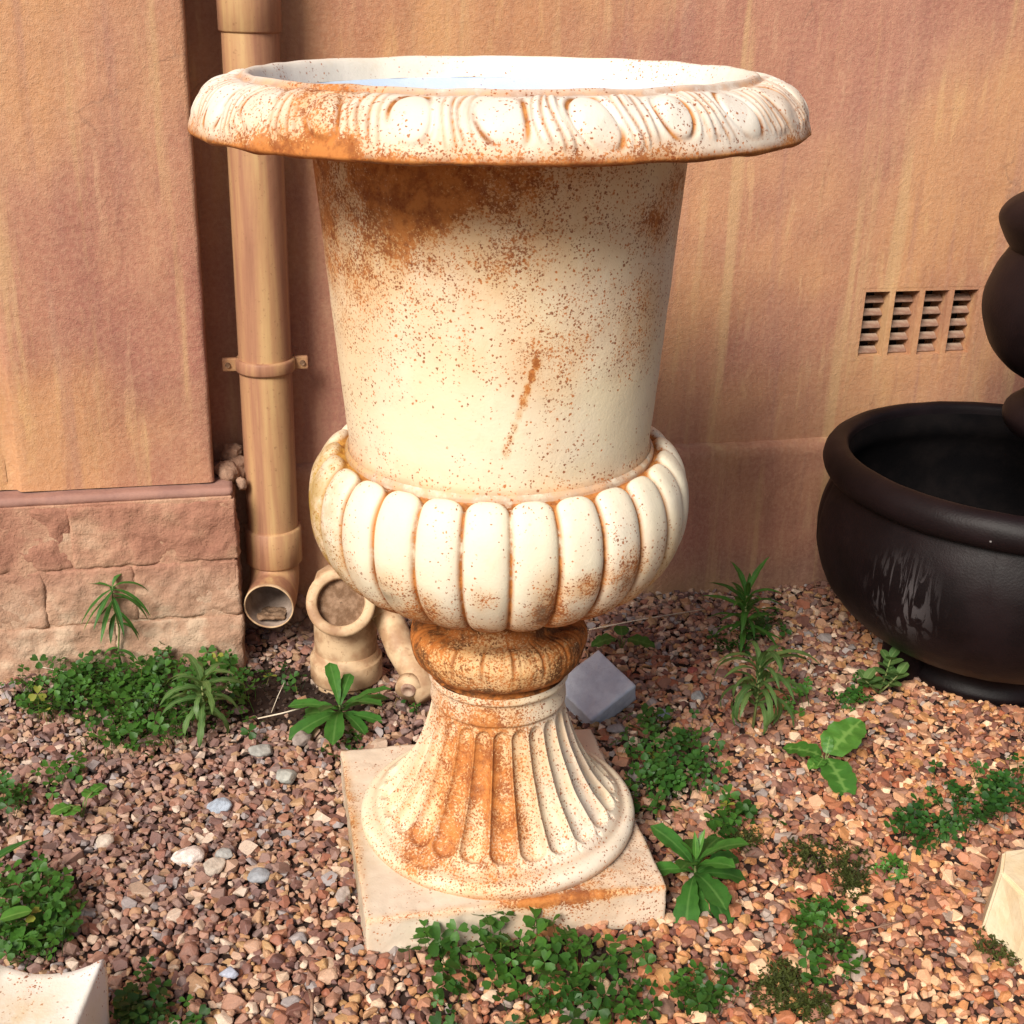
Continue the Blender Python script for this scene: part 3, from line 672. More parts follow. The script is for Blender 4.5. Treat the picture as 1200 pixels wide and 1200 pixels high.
    prof = np.vstack([P_und[::-1], P_ov[::-1][1:], P_lip[::-1][1:]])            # runs bottom to top so normals face outward
    n = len(prof); i0 = 19; i1 = 19+45
    def dr(TH, S):
        k = S*(n-1); q = np.clip((i1-k)/(i1-i0), -0.2, 1.2)                     # 0 at the top of the ovolo, 1 at its lower edge
        ph = ((TH-FRONT)*NE/TAU+0.43+0.07*np.sin(1.3*PI*np.clip(q, 0, 1)+0.3)+0.03*np.sin(TH*5))
        cell = np.floor(ph); f = ph-cell-0.5
        f = f+0.022*np.sin(q*5+cell*2.3)+0.02*np.sin(cell*5.1); q0 = q; q = q+0.03*np.sin(cell*3.7)+0.012*np.sin(TH*37+cell)
        env = np.clip(np.minimum(q/0.10, (0.88-q)/0.12), 0, 1); env = env*env*(3-2*env)
        rs = 1+0.10*np.sin(cell*7.9); e = np.sqrt((f/(0.225*rs))**2+((q-0.47)/(0.37*rs))**2)
        h = np.where(e < 1, 0.0042*np.sqrt(np.clip(1-e*e, 0, 1)), 0)
        h = h-0.0020*np.exp(-((e-1.10)/0.09)**2)+0.0016*np.exp(-((e-1.38)/0.14)**2)
        out = np.clip((np.abs(f)-0.30)/0.05, 0, 1)
        strips = 0.0026*np.abs(np.cos((np.abs(f)-0.5)*PI/0.115))**0.6*out*np.clip((e-1.45)/0.2, 0, 1)
        ero = 0.72+0.45*np.sin(TH*5.3+1)*np.sin(TH*11.7)+0.25*np.sin(TH*31+q*9)
        h = (h+strips*1.15)*env*np.clip(ero, 0.25, 1.15)
        lump = np.zeros_like(TH)
        h = h+0.0006*np.sin(TH*NE*1.0+1)*np.exp(-((q-1.0)/0.08)**2)
        q = q0
        wear = np.clip(np.exp(-((e-1.12)/0.12)**2)*0.95*np.clip(0.6+0.9*np.sin(TH*13+q*5), 0, 1)+out*(1-np.abs(np.cos((np.abs(f)-0.5)*PI/0.115))**0.5)*0.9, 0, 1)*env
        wear = np.maximum(wear, np.exp(-((q-1.02)/0.07)**2)*0.9)
        wear = np.maximum(wear, np.exp(-((q+0.02)/0.05)**2)*0.5)
        return h, wear
    lathe('rim', prof, 1440, m_rim, root, dr, jitter=0.0020)
    # ---- inside
    P_in = resample([(0.279, 1.066), (0.262, 1.054), (0.238, 1.042), (0.219, 1.018), (0.2145, 0.99), (0.212, 0.92), (0.200, 0.78), (0.190, 0.64), (0.205, 0.58), (0.20, 0.52), (0.14, 0.45), (0.002, 0.44)], 60)
    lathe('lining', P_in, 160, m_in, root)
    # ---- body
    P_b = resample([(0.1965, 0.634), (0.1945, 0.645), (0.1978, 0.68), (0.2045, 0.76), (0.2125, 0.86), (0.2180, 0.93), (0.2218, 0.978), (0.2240, 1.006), (0.2265, 1.036)], 90)
    lathe('body', P_b, 256, m_body, root, lambda T_, S: (0.0006*np.sin(3*T_)+0*S, np.exp(-((S-0.0)/0.02)**2)*0.7+np.exp(-((S-1)/0.03)**2)*0.6), jitter=0.0006)
    # ---- bowl of 26 lobes
    NL = 26
    P_l = resample([(0.087, 0.431), (0.112, 0.435), (0.142, 0.442), (0.180, 0.458), (0.209, 0.480), (0.229, 0.514), (0.2365, 0.552), (0.2325, 0.590), (0.2195, 0.614), (0.206, 0.622), (0.2005, 0.624), (0.2005, 0.630), (0.1965, 0.635)], 120)
    def dl(TH, S):
        ph = (TH-FRONT-R(3.7))*NL/TAU; f = (ph-np.floor(ph))*2-1
        top = np.clip((0.952-S)/0.050, 0, 1); bot = np.clip((S-0.06)/0.05, 0, 1)
        wdt = np.sqrt(np.clip(1-(1-top)**2, 0, 1))*np.sqrt(np.clip(1-(1-bot)**2, 0, 1))
        x = f/np.maximum(wdt, 1e-3)
        h = np.where(np.abs(x) < 1, np.sqrt(np.clip(1-np.abs(x)**2.9, 0, 1)), 0)*np.minimum(1, wdt*1.2)
        amp = 0.0135*np.clip(0.45+S*0.9, 0, 1)
        inside = (S > 0.03) & (S < 0.96)
        wear = np.where(inside, np.clip(1.15-h*1.7, 0, 1), 0.35)
        return h*amp, wear
    lathe('lobed_bowl', P_l, 26*36, m_bowl, root, dl, jitter=0.0008)
    # ---- neck and collar
    P_n = resample([(0.098, 0.303), (0.091, 0.306), (0.091, 0.312), (0.104, 0.315), (0.1165, 0.328), (0.1220, 0.347), (0.1220, 0.358), (0.1165, 0.369), (0.106, 0.3745), (0.091, 0.3755), (0.081, 0.379), (0.0765, 0.394), (0.0785, 0.418), (0.087, 0.431)], 70)
    def dn(TH, S):
        f = np.abs(((TH-FRONT)*18/TAU) % 1-0.5)*2
        env = np.exp(-((S-0.50)/0.17)**2)
        h = -0.0028*np.clip(1-np.abs(f)/0.16, 0, 1)*env - 0.0012*np.clip(1-np.abs(f-0.5)/0.12, 0, 1)*env
        return h, np.clip(1-f/0.2, 0, 1)*env+0.45*(S < 0.2)+0.4*(S > 0.78)
    lathe('collar', P_n, 480, m_neck, root, dn, jitter=0.0026)
    # ---- fluted foot
    P_f = resample([(0.1985, 0.0555), (0.2005, 0.063), (0.1985, 0.071), (0.192, 0.0765), (0.184, 0.0785), (0.176, 0.0855), (0.163, 0.098), (0.147, 0.118), (0.130, 0.144), (0.114, 0.178), (0.101, 0.215), (0.0935, 0.248), (0.0925, 0.256), (0.0955, 0.259), (0.0945, 0.270), (0.0935, 0.288), (0.0985, 0.293), (0.098, 0.303)], 130)
    NF = 24
    def df(TH, S):
        ph = (TH-FRONT)*NF/TAU+0.28; f = (ph-np.floor(ph))*2-1
        lo = np.clip((S-0.178)/0.06, 0, 1); hi = np.clip((0.80-S)/0.05, 0, 1)
        wdt = np.sqrt(np.clip(1-(1-lo)**2, 0, 1))*np.sqrt(np.clip(1-(1-hi)**2, 0, 1))
        x = f/np.maximum(wdt*0.93, 1e-3)
        cut = np.where(np.abs(x) < 1, np.sqrt(np.clip(1-x*x, 0, 1)), 0)
        depth = 0.0135*np.clip(1.15-S*0.8, 0.35, 1)*np.clip(wdt*1.3, 0, 1)
        # little darts between the flute ends
        g = ((ph+0.5)-np.floor(ph+0.5))*2-1
        dart = 0.003*np.clip(1-np.abs(g)/0.28-np.abs(S-0.172)/0.026, 0, 1)
        wear = np.clip(np.exp(-((np.abs(x)-0.85)/0.25)**2)*0.35*wdt, 0, 1)+0.6*np.exp(-(S/0.03)**2)+0.35*np.exp(-((S-0.13)/0.02)**2)+0.4*np.exp(-((S-0.83)/0.015)**2)
        return -cut*depth-dart, np.clip(wear, 0, 1)
    lathe('fluted_foot', P_f, NF*44, m_foot, root, df, jitter=0.0010)
    # ---- square plinth
    o = rough_box('square_plinth', 0.411, 0.411, 0.070, m_slab, root, 0.0022, 0.0045, 0.004, 2.2, 22)
    o.location = (-0.010, -0.002, 0.0205); o.rotation_euler = (0, R(1.0), WA-R(1))
    # scraped rust streak on the front of the body
    V = []; Fc = []
    return root
urn()

# ------------------------------------------------------------------ BLACK POT AND BLACK URN
def pot_mat():
    t = NT('black_pot_paint')
    a = t.noise(9, 5); col = t.mix(t.mapr(a, 0.35, 0.65), (0.0045, 0.0022, 0.0028), (0.010, 0.0052, 0.006))
    # pale dried drips on the left front
    dr_ = t.noise(1.0, 5, t.scale(t.obj, (60, 60, 6.5)), 0.6, 1.2)
    area = t.math('MULTIPLY', t.blob((-0.245, -0.215, 0.235), 0.095, 1.0, (1.0, 1.0, 0.9)), t.mapr(dr_, 0.50, 0.56))
    col = t.mix(t.math('MULTIPLY', area, 0.85), col, (0.085, 0.075, 0.078))
    v = t.n.new('ShaderNodeTexVoronoi'); v.inputs['Scale'].default_value = 26; t.l.new(t.obj, v.inputs['Vector'])
    sep = t.n.new('ShaderNodeSeparateColor'); t.l.new(v.outputs[1], sep.inputs[0])
    sp = t.math('MULTIPLY', t.mapr(sep.outputs[0], 0.90, 0.91), t.mapr(v.outputs[0], 0.10, 0.07))
    col = t.mix(t.math('MULTIPLY', sp, 0.7), col, (0.45, 0.42, 0.42))
    nb = t.bump(t.noise(260, 3), 0.35, 0.0012); nb = t.bump(t.noise(30, 3), 0.2, 0.003, nb)
    return t.done(col, 0.5, nb, 0.20)
M['pot'] = pot_mat()
M['pot_inside'] = simple_mat('pot_inside', (0.003, 0.0025, 0.003), (0.008, 0.006, 0.006), 12, 0.9, 120, 0.4, 0.002, 0.1)
def black_pot():
    root = empty('black_pot', (0.94, 0.60, 0), 'wide round black iron pot with rolled rim and dried pale drips beside the vent', 'pot')
    P = resample([(0.165, 0.0), (0.168, 0.012), (0.160, 0.030), (0.165, 0.05), (0.200, 0.066), (0.258, 0.098), (0.305, 0.145), (0.332, 0.20), (0.340, 0.255), (0.335, 0.305), (0.322, 0.345), (0.316, 0.362)], 90)
    lathe('belly', P, 220, M['pot'], root, lambda T_, S: (-0.0035*np.exp(-((((T_-FRONT-0.18)*5/TAU) % 1-0.5)/0.012)**2)*np.clip(S*4-1, 0, 1), 0*T_), jitter=0.0012)
    Pr = resample([(0.316, 0.360), (0.334, 0.366), (0.344, 0.382), (0.343, 0.402), (0.332, 0.418), (0.316, 0.424), (0.304, 0.418), (0.300, 0.404)], 36)
    lathe('rim', Pr, 220, M['pot'], root, jitter=0.001)
    Pi = resample([(0.300, 0.404), (0.296, 0.37), (0.315, 0.33), (0.325, 0.25), (0.30, 0.15), (0.22, 0.09), (0.10, 0.075), (0.001, 0.075)], 60)
    lathe('lining', Pi, 160, M['pot_inside'], root)
    for k in range(3):
        a = R(200+120*k)
        bm = box_bm(0.07, 0.05, 0.11, 0.014, 3); o = bm_obj('foot', bm, M['pot'], root, True); o.location = (0.19*math.cos(a), 0.19*math.sin(a), 0.045); o.rotation_euler = (0, 0, a)
black_pot()
def black_urn():
    root = empty('dark_urn', (0.985, 0.51, 0.076), 'dark brown black bulbous vessel rising from the wide black pot at the right edge', 'urn')
    P = resample([(0.10, 0.0), (0.10, 0.02), (0.06, 0.05), (0.04, 0.12), (0.034, 0.25), (0.036, 0.345), (0.05, 0.385), (0.078, 0.404), (0.106, 0.420), (0.120, 0.443), (0.115, 0.465), (0.096, 0.482), (0.088, 0.495), (0.093, 0.510), (0.133, 0.534), (0.161, 0.566), (0.180, 0.614), (0.182, 0.652), (0.171, 0.692), (0.153, 0.727)], 120)
    lathe('stem_and_bulb', P, 120, M['pot'], root, jitter=0.001)
    P2 = resample([(0.153, 0.727), (0.168, 0.748), (0.179, 0.776), (0.169, 0.798), (0.145, 0.815), (0.115, 0.825), (0.09, 0.84), (0.075, 0.87), (0.05, 0.90), (0.001, 0.91)], 60)
    lathe('collar', P2, 120, M['pot'], root, jitter=0.001)
black_urn()

# ------------------------------------------------------------------ BLOCKS
M['blue_block'] = simple_mat('blue_grey_concrete', (0.52, 0.57, 0.66), (0.66, 0.72, 0.80), 30, 0.85, 150, 0.8, 0.003)
M['cream_block'] = simple_mat('cream_stone', (0.70, 0.54, 0.33), (0.80, 0.68, 0.48), 14, 0.8, 110, 0.5, 0.002)
def blue_block():
    n = Vector((-0.10, -0.45, 0.80)).normalized(); P = Vector(at(697, 803, 0.055))
    def hit(px, py):
        d = Vector(ray(px, py)); c = Vector(CAM_P); return c+d*((P-c).dot(n)/d.dot(n))
    a, b, c = hit(697, 757), hit(741, 799), hit(697, 849)
    e1 = (b-a); L1 = e1.length; e1.normalize(); e2 = (c-b); e2 = (e2-e1*e2.dot(e1)); L2 = e2.length; e2.normalize(); nn = e1.cross(e2).normalized()
    if nn.z < 0: nn = -nn; e1, e2, L1, L2 = e2, e1, L2, L1
    o = rough_box('paver_piece', L1, L2, 0.05, M['blue_block'], None, 0.0012, 0.004, 0.0022, 6.1, 40)
    m = Matrix((e1, e2, nn)).transposed().to_4x4(); ctr = a.lerp(c, 0.5)-nn*0.025; m.translation = ctr; o.matrix_world = m
    tag(o, 'blue grey concrete paver piece tilted behind the urn foot', 'paver')
blue_block()
def cream_cube():
    bm = bmesh.new(); r = bmesh.ops.create_cube(bm, size=1); bmesh.ops.scale(bm, vec=(0.20, 0.17, 0.13), verts=bm.verts)
    bmesh.ops.bevel(bm, geom=[e for e in bm.edges if abs(e.verts[0].co.z-e.verts[1].co.z) > 0.05], offset=0.035, segments=1, affect='EDGES')
    bmesh.ops.bevel(bm, geom=bm.edges[:], offset=0.004, segments=2, affect='EDGES')
    bmesh.ops.subdivide_edges(bm, edges=bm.edges[:], cuts=2, use_grid_fill=True)
    for v in bm.verts: v.co += Vector((1, 1, 1))*mnoise.noise(v.co*30)*0.0030
    o = bm_obj('stone_block', bm, M['cream_block']); p = at(1160, 1050, 0.05)
    o.location = (p[0]+0.107, p[1]-0.02, 0.028); o.rotation_euler = (R(4), R(3), R(22)); tag(o, 'pale cream stone block with cut corners at the right edge', 'stone block')
cream_cube()
def cushion():
    """low cream plinth with pinched corners and concave sides"""
    t = urn_mat('cushion_paint', (0.78, 0.72, 0.58), (0.82, 0.81, 0.79), blobs=[((-0.03, 0.05, 0.12), 0.07, 0.45, (1, 1, 1))], tint=[((-0.06, 0.09, 0.12), 0.02, (0.12, 0.07, 0.03), 0.9, (1, 1, .4)), ((-0.02, 0.0, 0.12), 0.10, (0.62, 0.46, 0.26), 0.7, (1, 1, 1))], speck=0.25, wear_k=0)
    n = 44; V = []; Fc = []
    prof = [(0.0, 0.115), (0.3, 0.1155), (0.6, 0.117), (0.85, 0.121), (0.94, 0.124), (0.985, 0.121), (1.0, 0.113), (1.005, 0.09), (0.97, 0.05), (0.95, -0.03)]
    for rr, z in prof:
        for j in range(n*4):
            a = TAU*j/(n*4)+PI/4
            c, s = math.cos(a), math.sin(a)
            sq = 1/max(abs(c), abs(s))                     # square outline
            corner = max(0.0, (sq-1)/(math.sqrt(2)-1))
            k = sq*(1-0.13*(1-corner**1.1))                # sides sag inward between the corners
            zz = z+(0.010*(corner**2-0.7)+0.002*mnoise.noise(Vector((c*3, s*3, rr))))*(rr**4 if z > 0.08 else 0)
            V.append((0.063*k*c*rr, 0.105*k*s*rr, zz))
    m = n*4
    for i in range(len(prof)-1):
        for j in range(m):
            k = (j+1) % m; Fc.append((i*m+j, i*m+k, (i+1)*m+k, (i+1)*m+j)[::-1])
    o = mesh_np('cushion_stone', V, Fc, t, None, True, {'wear': [0]*len(V)})
    p = at(124, 1120, 0.13)
    o.location = (p[0]-0.058, p[1]-0.105, 0.0); o.rotation_euler = (0, 0, R(4)); tag(o, 'cream painted plinth top with pinched corners at the lower left corner', 'plinth')
cushion()

# ------------------------------------------------------------------ SINGLE STONES
def stone(px, py, wpx, col, label, flat=0.6, ang=0.0, sharp=2.2):
    p = at(px, py, 0.008); L = wpx/F*np.linalg.norm(p-CAM_P)*0.5
    bm = bmesh.new(); bmesh.ops.create_icosphere(bm, subdivisions=4, radius=1)
    sd_ = Vector((px*0.13, py*0.07, 1))
    pl = [(Vector(rng.normal(size=3)).normalized(), random.uniform(0.62, 0.9)) for _ in range(9)]
    for v in bm.verts:
        q = v.co.normalized(); r = 1.0
        for nn, d in pl:
            dd = q.dot(nn)
            if dd > 0: r = min(r, d/dd if dd*1.0 > d else r)
        r += 0.06*mnoise.noise(q*3+sd_)+0.03*mnoise.noise(q*9+sd_)
        v.co = Vector((q.x*r*L, q.y*r*L*0.72, q.z*r*L*flat))
    m = simple_mat('stone_'+str(px), tuple(0.75*c for c in col), tuple(min(0.85, 1.15*c) for c in col), 60, 0.75, 400, 0.6, 0.0015)
    o = bm_obj('stone', bm, m, None, True); o.location = (p[0], p[1], ground_z(p[0], p[1])+0.005+L*flat*0.25); o.rotation_euler = (random.uniform(-.2, .2), random.uniform(-.2, .2), ang)
    tag(o, label, 'stone', 'larger stones lying among the gravel')
for a in [(220, 1003, 37, (0.72, 0.62, 0.56), 'largest stone, a pale pinkish white lump in the gravel left of the plinth', 0.55, 0.3),
          (250, 1015, 30, (0.52, 0.44, 0.36), 'mottled tan stone touching the right side of the pale pinkish white lump', 0.6, 0.7),
          (263, 1000, 24, (0.34, 0.33, 0.31), 'grey speckled stone just behind the mottled tan stone', 0.6, -0.4),
          (303, 1025, 27, (0.30, 0.31, 0.33), 'blue grey triangular stone right of the mottled tan stone', 0.6, 0.1),
          (257, 943, 28, (0.36, 0.41, 0.48), 'pale blue grey stone in the gravel behind the pinkish white lump', 0.65, 0.2),
          (335, 906, 30, (0.38, 0.38, 0.34), 'greenish grey flat stone in the gravel left of the plinth corner', 0.45, -0.1),
          (307, 876, 32, (0.30, 0.29, 0.26), 'flat olive grey stone in front of the hairy weed', 0.45, 0.3),
          (354, 866, 26, (0.28, 0.23, 0.20), 'dark brown grey stone below the leafy rosette', 0.8, 1.0),
          (395, 850, 18, (0.46, 0.36, 0.28), 'small tan stone at the base of the leafy rosette', 0.8, 0.2),
          (403, 1048, 24, (0.40, 0.33, 0.29), 'grey brown stone touching the left side of the square plinth', 0.7, 1.2),
          (268, 1136, 22, (0.42, 0.44, 0.52), 'bluish white stone in the gravel between the cream plinth top and the urn plinth', 0.6, 0.1),
          (722, 853, 26, (0.27, 0.25, 0.26), 'flat purple grey stone beside the back corner of the urn plinth', 0.5, 0.4),
          (818, 815, 20, (0.33, 0.33, 0.33), 'square grey stone in the gravel left of the drooping hairy weed', 0.6, 0.6),
          (777, 835, 19, (0.25, 0.28, 0.34), 'bluish stone just behind the dark clover patch', 0.5, 0.1),
          (123, 985, 22, (0.52, 0.43, 0.35), 'tan stone right below the row of round leaves', 0.7, 0.5),
          (812, 785, 13, (0.33, 0.09, 0.075), 'tiny dull red stone in the gravel behind the urn', 0.7, 0.5)]:
    stone(*a)

# ------------------------------------------------------------------ PLANTS
def leaf_me(name, L, W, prof='lance', bend=0.6, fold=0.25, wav=0.0, n=9, mat='leaf', rnd=0.5, teeth=0.0, a0=0.0):
    V = []; Fc = []; vein = []; rn = []
    x = 0.0; z = 0.0
    ss = (-1, -0.5, 0, 0.5, 1)
    for i in range(n+1):
        t = i/n
        if prof == 'lance': w_ = math.sin(PI*min(1, t*0.97+0.03))**0.8*(1-0.35*t)
        elif prof == 'obovate': w_ = (t**0.8)*math.sqrt(max(0, 1-t**5))*1.15+0.06
        elif prof == 'round': w_ = math.sqrt(max(0, 1-(2*t-1)**2))**0.9
        elif prof == 'heart': w_ = 1.72*(t**0.45)*(1-t)**0.62+0.05
        elif prof == 'strap': w_ = min(1, t*8+0.3)*min(1, (1-t)*4)**0.7
        else: w_ = 1
        if i == n: w_ = 0.04
        if teeth: w_ *= 1+teeth*(1 if i % 2 else -1)
        a = a0-bend*t
        if i: x += math.cos(a)*L/n; z += math.sin(a)*L/n
        for s in ss:
            V.append((x, s*w_*W/2, z+abs(s)*fold*w_*W/2+wav*W*math.sin(t*19+s*3)*abs(s)))
            vein.append(max(1-abs(s), (0.85 if (prof == 'heart' and (i+int(2*abs(s))) % 3 == 0 and abs(s) < 1) else 0))); rn.append(rnd)
    for i in range(n):
        for j in range(4):
            a = i*5+j; Fc.append((a, a+5, a+6, a+1))
    me = bpy.data.meshes.new(name)
    me.from_pydata(V, [], Fc); me.materials.append(M[mat]); me.polygons.foreach_set('use_smooth', [True]*len(me.polygons))
    for k, a in (('vein', vein), ('rnd', rn)):
        q = me.attributes.new(k, 'FLOAT', 'POINT'); q.data.foreach_set('value', a)
    return me
def put_leaf(me, parent, loc, az, el=0.0, roll=0.0, sc=1.0):
    o = bpy.data.objects.new('leaf', me); link(o, parent); o.location = loc
    m = Matrix.Rotation(az, 4, 'Z') @ Matrix.Rotation(-el, 4, 'Y') @ Matrix.Rotation(roll, 4, 'X')
    o.rotation_euler = m.to_euler(); o.scale = (sc,)*3
    return o
def plant(px, py, name, label, cat='weed', group=None):
    p = at(px, py); return empty(name, (p[0], p[1], ground_z(p[0], p[1])+0.002), label, cat, group)
def azp(dx, dy): return math.atan2(dy, dx)

# willowherb by the pilaster plinth
def willow():
    p = at(148, 777); w_ = empty('willowherb', (p[0]+0.004, p[1]-0.035, 0), 'thin upright weed with narrow drooping leaves against the rough plinth', 'weed')
    st = [(0, 0, 0), (-0.006, 0.002, 0.04), (0.0, 0.002, 0.09), (-0.008, 0.002, 0.14), (-0.004, 0.0, 0.175)]
    tube('stem', st, [0.0022, 0.002, 0.0018, 0.0016, 0.001], M['stem'], w_, 6)
    for k, (z, az, L, el, bend) in enumerate([(0.172, 175, 0.075, 25, 0.9), (0.172, 10, 0.07, 40, 1.6), (0.17, 215, 0.085, -20, 0.7), (0.168, -25, 0.095, 15, 1.2), (0.165, 250, 0.08, -20, 0.6), (0.16, 200, 0.09, -35, 0.5),
                                              (0.16, -10, 0.085, 5, 1.3), (0.155, -60, 0.085, -10, 0.9), (0.15, 20, 0.08, 10, 1.5), (0.145, -100, 0.08, -30, 0.5), (0.14, 160, 0.06, -40, 0.4), (0.13, -20, 0.075, -20, 0.9),
                                              (0.12, -90, 0.06, -10, 1.2), (0.10, 0, 0.05, 10, 1.4), (0.16, 100, 0.05, 50, 1.0), (0.175, 60, 0.05, 70, 1.6), (0.05, 200, 0.035, 20, 1.5), (0.045, -20, 0.045, 20, 1.2), (0.03, -80, 0.05, -5, 1.0)]):
        me = leaf_me('leaf', L, 0.011, 'lance', bend, 0.3, 0.03, 9, 'leaf', random.random()*0.8)
        x = np.interp(z, [q[2] for q in st], [q[0] for q in st])
        put_leaf(me, w_, (x, 0, z), R(az), R(el))
willow()
def rosette(px, py, name, label, nl, L, W, prof, mat, el=(10, 50), bend=0.8, teeth=0.0, stem_h=0.0, wav=0.05, group=None, az0=None, fold=0.25, lscale=(0.7, 1.1), droop=0):
    r = plant(px, py, name, label, 'weed', group)
    if stem_h: tube('stem', [(0, 0, -0.005), (0.002, 0.001, stem_h*0.5), (0, 0, stem_h)], [0.0028, 0.0024, 0.0016], M['stem'], r, 6)
    for i in range(nl):
        az = (az0[i] if az0 else 137.5*i+random.uniform(-15, 15)); q = i/max(1, nl-1)
        e = el[0]+(el[1]-el[0])*q+random.uniform(-7, 7); s = random.uniform(*lscale)
        me = leaf_me('leaf', L*s, W*s, prof, bend*random.uniform(.7, 1.3), fold, wav, 10, mat, random.random()*0.9, teeth)
        put_leaf(me, r, (0, 0, stem_h*(0.35+0.65*q) if stem_h else 0.004+0.004*q), R(az), R(e), R(random.uniform(-20, 20)))
    return r
# leafy weeds, each a thing
rosette(398, 845, 'leafy_weed', 'leafy green rosette with one upright leaf in front of the stubby drain pipe', 13, 0.105, 0.036, 'obovate', 'leaf', (5, 45), 0.7, 0.04, 0.03, az0=[200, 160, -10, 230, 40, -50, -90, 180, 20, 250, 75, -25, 110])
rr = rosette(812, 1040, 'leafy_weed', 'long leaved green weed overlapping the right front corner of the urn plinth', 15, 0.098, 0.040, 'obovate', 'leaf', (0, 60), 0.9, 0.08, 0.035, az0=[-90, -60, -30, -110, 5, 25, -75, 195, 90, 60, 130, -45, 160, -120, 0])
for (a_, e_, l_) in ((100, 80, 0.04), (60, 65, 0.045), (170, 60, 0.04)):
    put_leaf(leaf_me('leaf', l_, 0.012, 'lance', 0.4, 0.3, 0, 8, 'leaf_bright', 0.5), rr, (0, 0, 0.045), R(a_), R(e_))
rosette(240, 858, 'hairy_weed', 'pale green hairy weed with drooping leaf spikes in front of the clover at the plinth', 28, 0.080, 0.0115, 'strap', 'leaf_grey', (20, 70), 1.9, 0.14, 0.095, wav=0.14)
rosette(868, 765, 'narrow_leaved_weed', 'upright narrow leaved weed close to the main wall, left of the black pot', 30, 0.085, 0.014, 'lance', 'leaf', (20, 75), 1.3, 0.05, 0.120)
rosette(882, 855, 'drooping_weed', 'grey green drooping strap leaved weed in the gravel in front of the narrow leaved weed', 30, 0.115, 0.011, 'strap', 'leaf_grey', (55, 88), 3.0, 0.12, 0.125, wav=0.12)
def broad(px, py, name, label, leaves, mat):
    r = plant(px, py, name, label)
    for dx, dy, L, W, el, prof in leaves:
        az = azp(dx, dy); d = math.hypot(dx, dy)
        tube('stalk', [(0, 0, 0), (dx*0.5, dy*0.5, 0.022+d*0.3), (dx, dy, 0.026+d*0.35)], 0.0012, M['stem'], r, 5)
        put_leaf(leaf_me('leaf', L, W, prof, random.uniform(0.3, 0.6), 0.13, 0.045, 14, mat, random.random()*.6, 0.04), r, (dx, dy, 0.026+d*0.35), az, R(el))
    return r
broad(965, 905, 'broadleaf_seedling', 'bright seedling with three large round toothed leaves right of the drooping weed', [(0.002, -0.006, 0.080, 0.064, -12, 'heart'), (0.007, 0.006, 0.088, 0.074, 32, 'heart'), (-0.006, 0.003, 0.066, 0.052, 8, 'heart'), (-0.006, -0.005, 0.036, 0.030, 0, 'heart'), (0.003, 0.008, 0.03, 0.02, 55, 'heart'), (-0.008, -0.012, 0.022, 0.02, 5, 'round')], 'leaf_bright')
broad(97, 962, 'broadleaf_seedling', 'row of four small round green leaves lying on gravel at the left', [(0.004, 0.012, 0.03, 0.028, 10, 'round'), (-0.002, -0.004, 0.03, 0.028, 10, 'round'), (-0.012, -0.010, 0.03, 0.027, 5, 'round'), (0.012, 0.022, 0.025, 0.022, 10, 'round')], 'leaf_bright')
broad(728, 765, 'broadleaf_seedling', 'pair of dark round green leaves behind the blue grey paver', [(0.01, -0.004, 0.055, 0.046, 5, 'heart'), (-0.014, -0.004, 0.050, 0.044, 0, 'heart'), (0.0, 0.01, 0.034, 0.03, 20, 'round')], 'leaf')
broad(1030, 812, 'fleshy_weed', 'fleshy weed with pale oval leaves growing in front of the black pot', [(0, 0, 0.001, 0.001, 0, 'round')], 'leaf_bright')
def fleshy():
    r = [o for o in bpy.data.objects if o.name.startswith('fleshy_weed')][0]
    for o in list(r.children): bpy.data.objects.remove(o)
    paths = [[(0, 0, 0), (0.008, 0.002, 0.035), (0.012, 0.0, 0.075)], [(0, 0, 0), (0.012, -0.004, 0.018), (0.028, -0.008, 0.045)], [(0, 0, 0), (-0.015, -0.004, 0.015), (-0.030, -0.006, 0.03)]]
    for ph in paths:
        tube('stem', ph, [0.002, 0.0018, 0.0012], M['stem'], r, 6)
        for k in range(9):
            t = 0.35+0.65*k/8; p = Vector(ph[1]).lerp(Vector(ph[2]), min(1, max(0, (t-0.35)/0.65)))
            put_leaf(leaf_me('leaf', 0.028, 0.020, 'round', 0.25, 0.15, 0, 8, 'leaf_grey', random.random()*.6), r, p, R(137*k+20), R(15+35*k/8))
fleshy()
# bottom left: long blade and one pale leaf over the clover
bl = plant(-25, 1045, 'broad_blade_weed', 'weed with one long dark blade and a pale oval leaf at the left edge')
put_leaf(leaf_me('leaf', 0.085, 0.020, 'lance', 0.5, 0.3, 0, 10, 'leaf', 0.2), bl, (0, 0, 0.03), R(35), R(35))
put_leaf(leaf_me('leaf', 0.06, 0.018, 'lance', 0.5, 0.3, 0, 10, 'leaf', 0.3), bl, (0, 0, 0.02), R(140), R(35))
b2 = plant(0, 1120, 'pale_leaf_seedling', 'seedling with two bright oval leaves just behind the cream plinth top')
put_leaf(leaf_me('leaf', 0.040, 0.026, 'round', 0.3, 0.2, 0, 10, 'leaf_bright', 0.3), b2, (0, 0.015, 0.045), R(25), R(12)); put_leaf(leaf_me('leaf', 0.03, 0.02, 'round', 0.3, 0.2, 0, 10, 'leaf_bright', 0.5), b2, (0, 0.01, 0.04), R(200), R(12))
for s_ in ((0, .015, .045), (0, .01, .04)): tube('stalk', [(0, 0, 0), s_], 0.001, M['stem'], b2, 5)

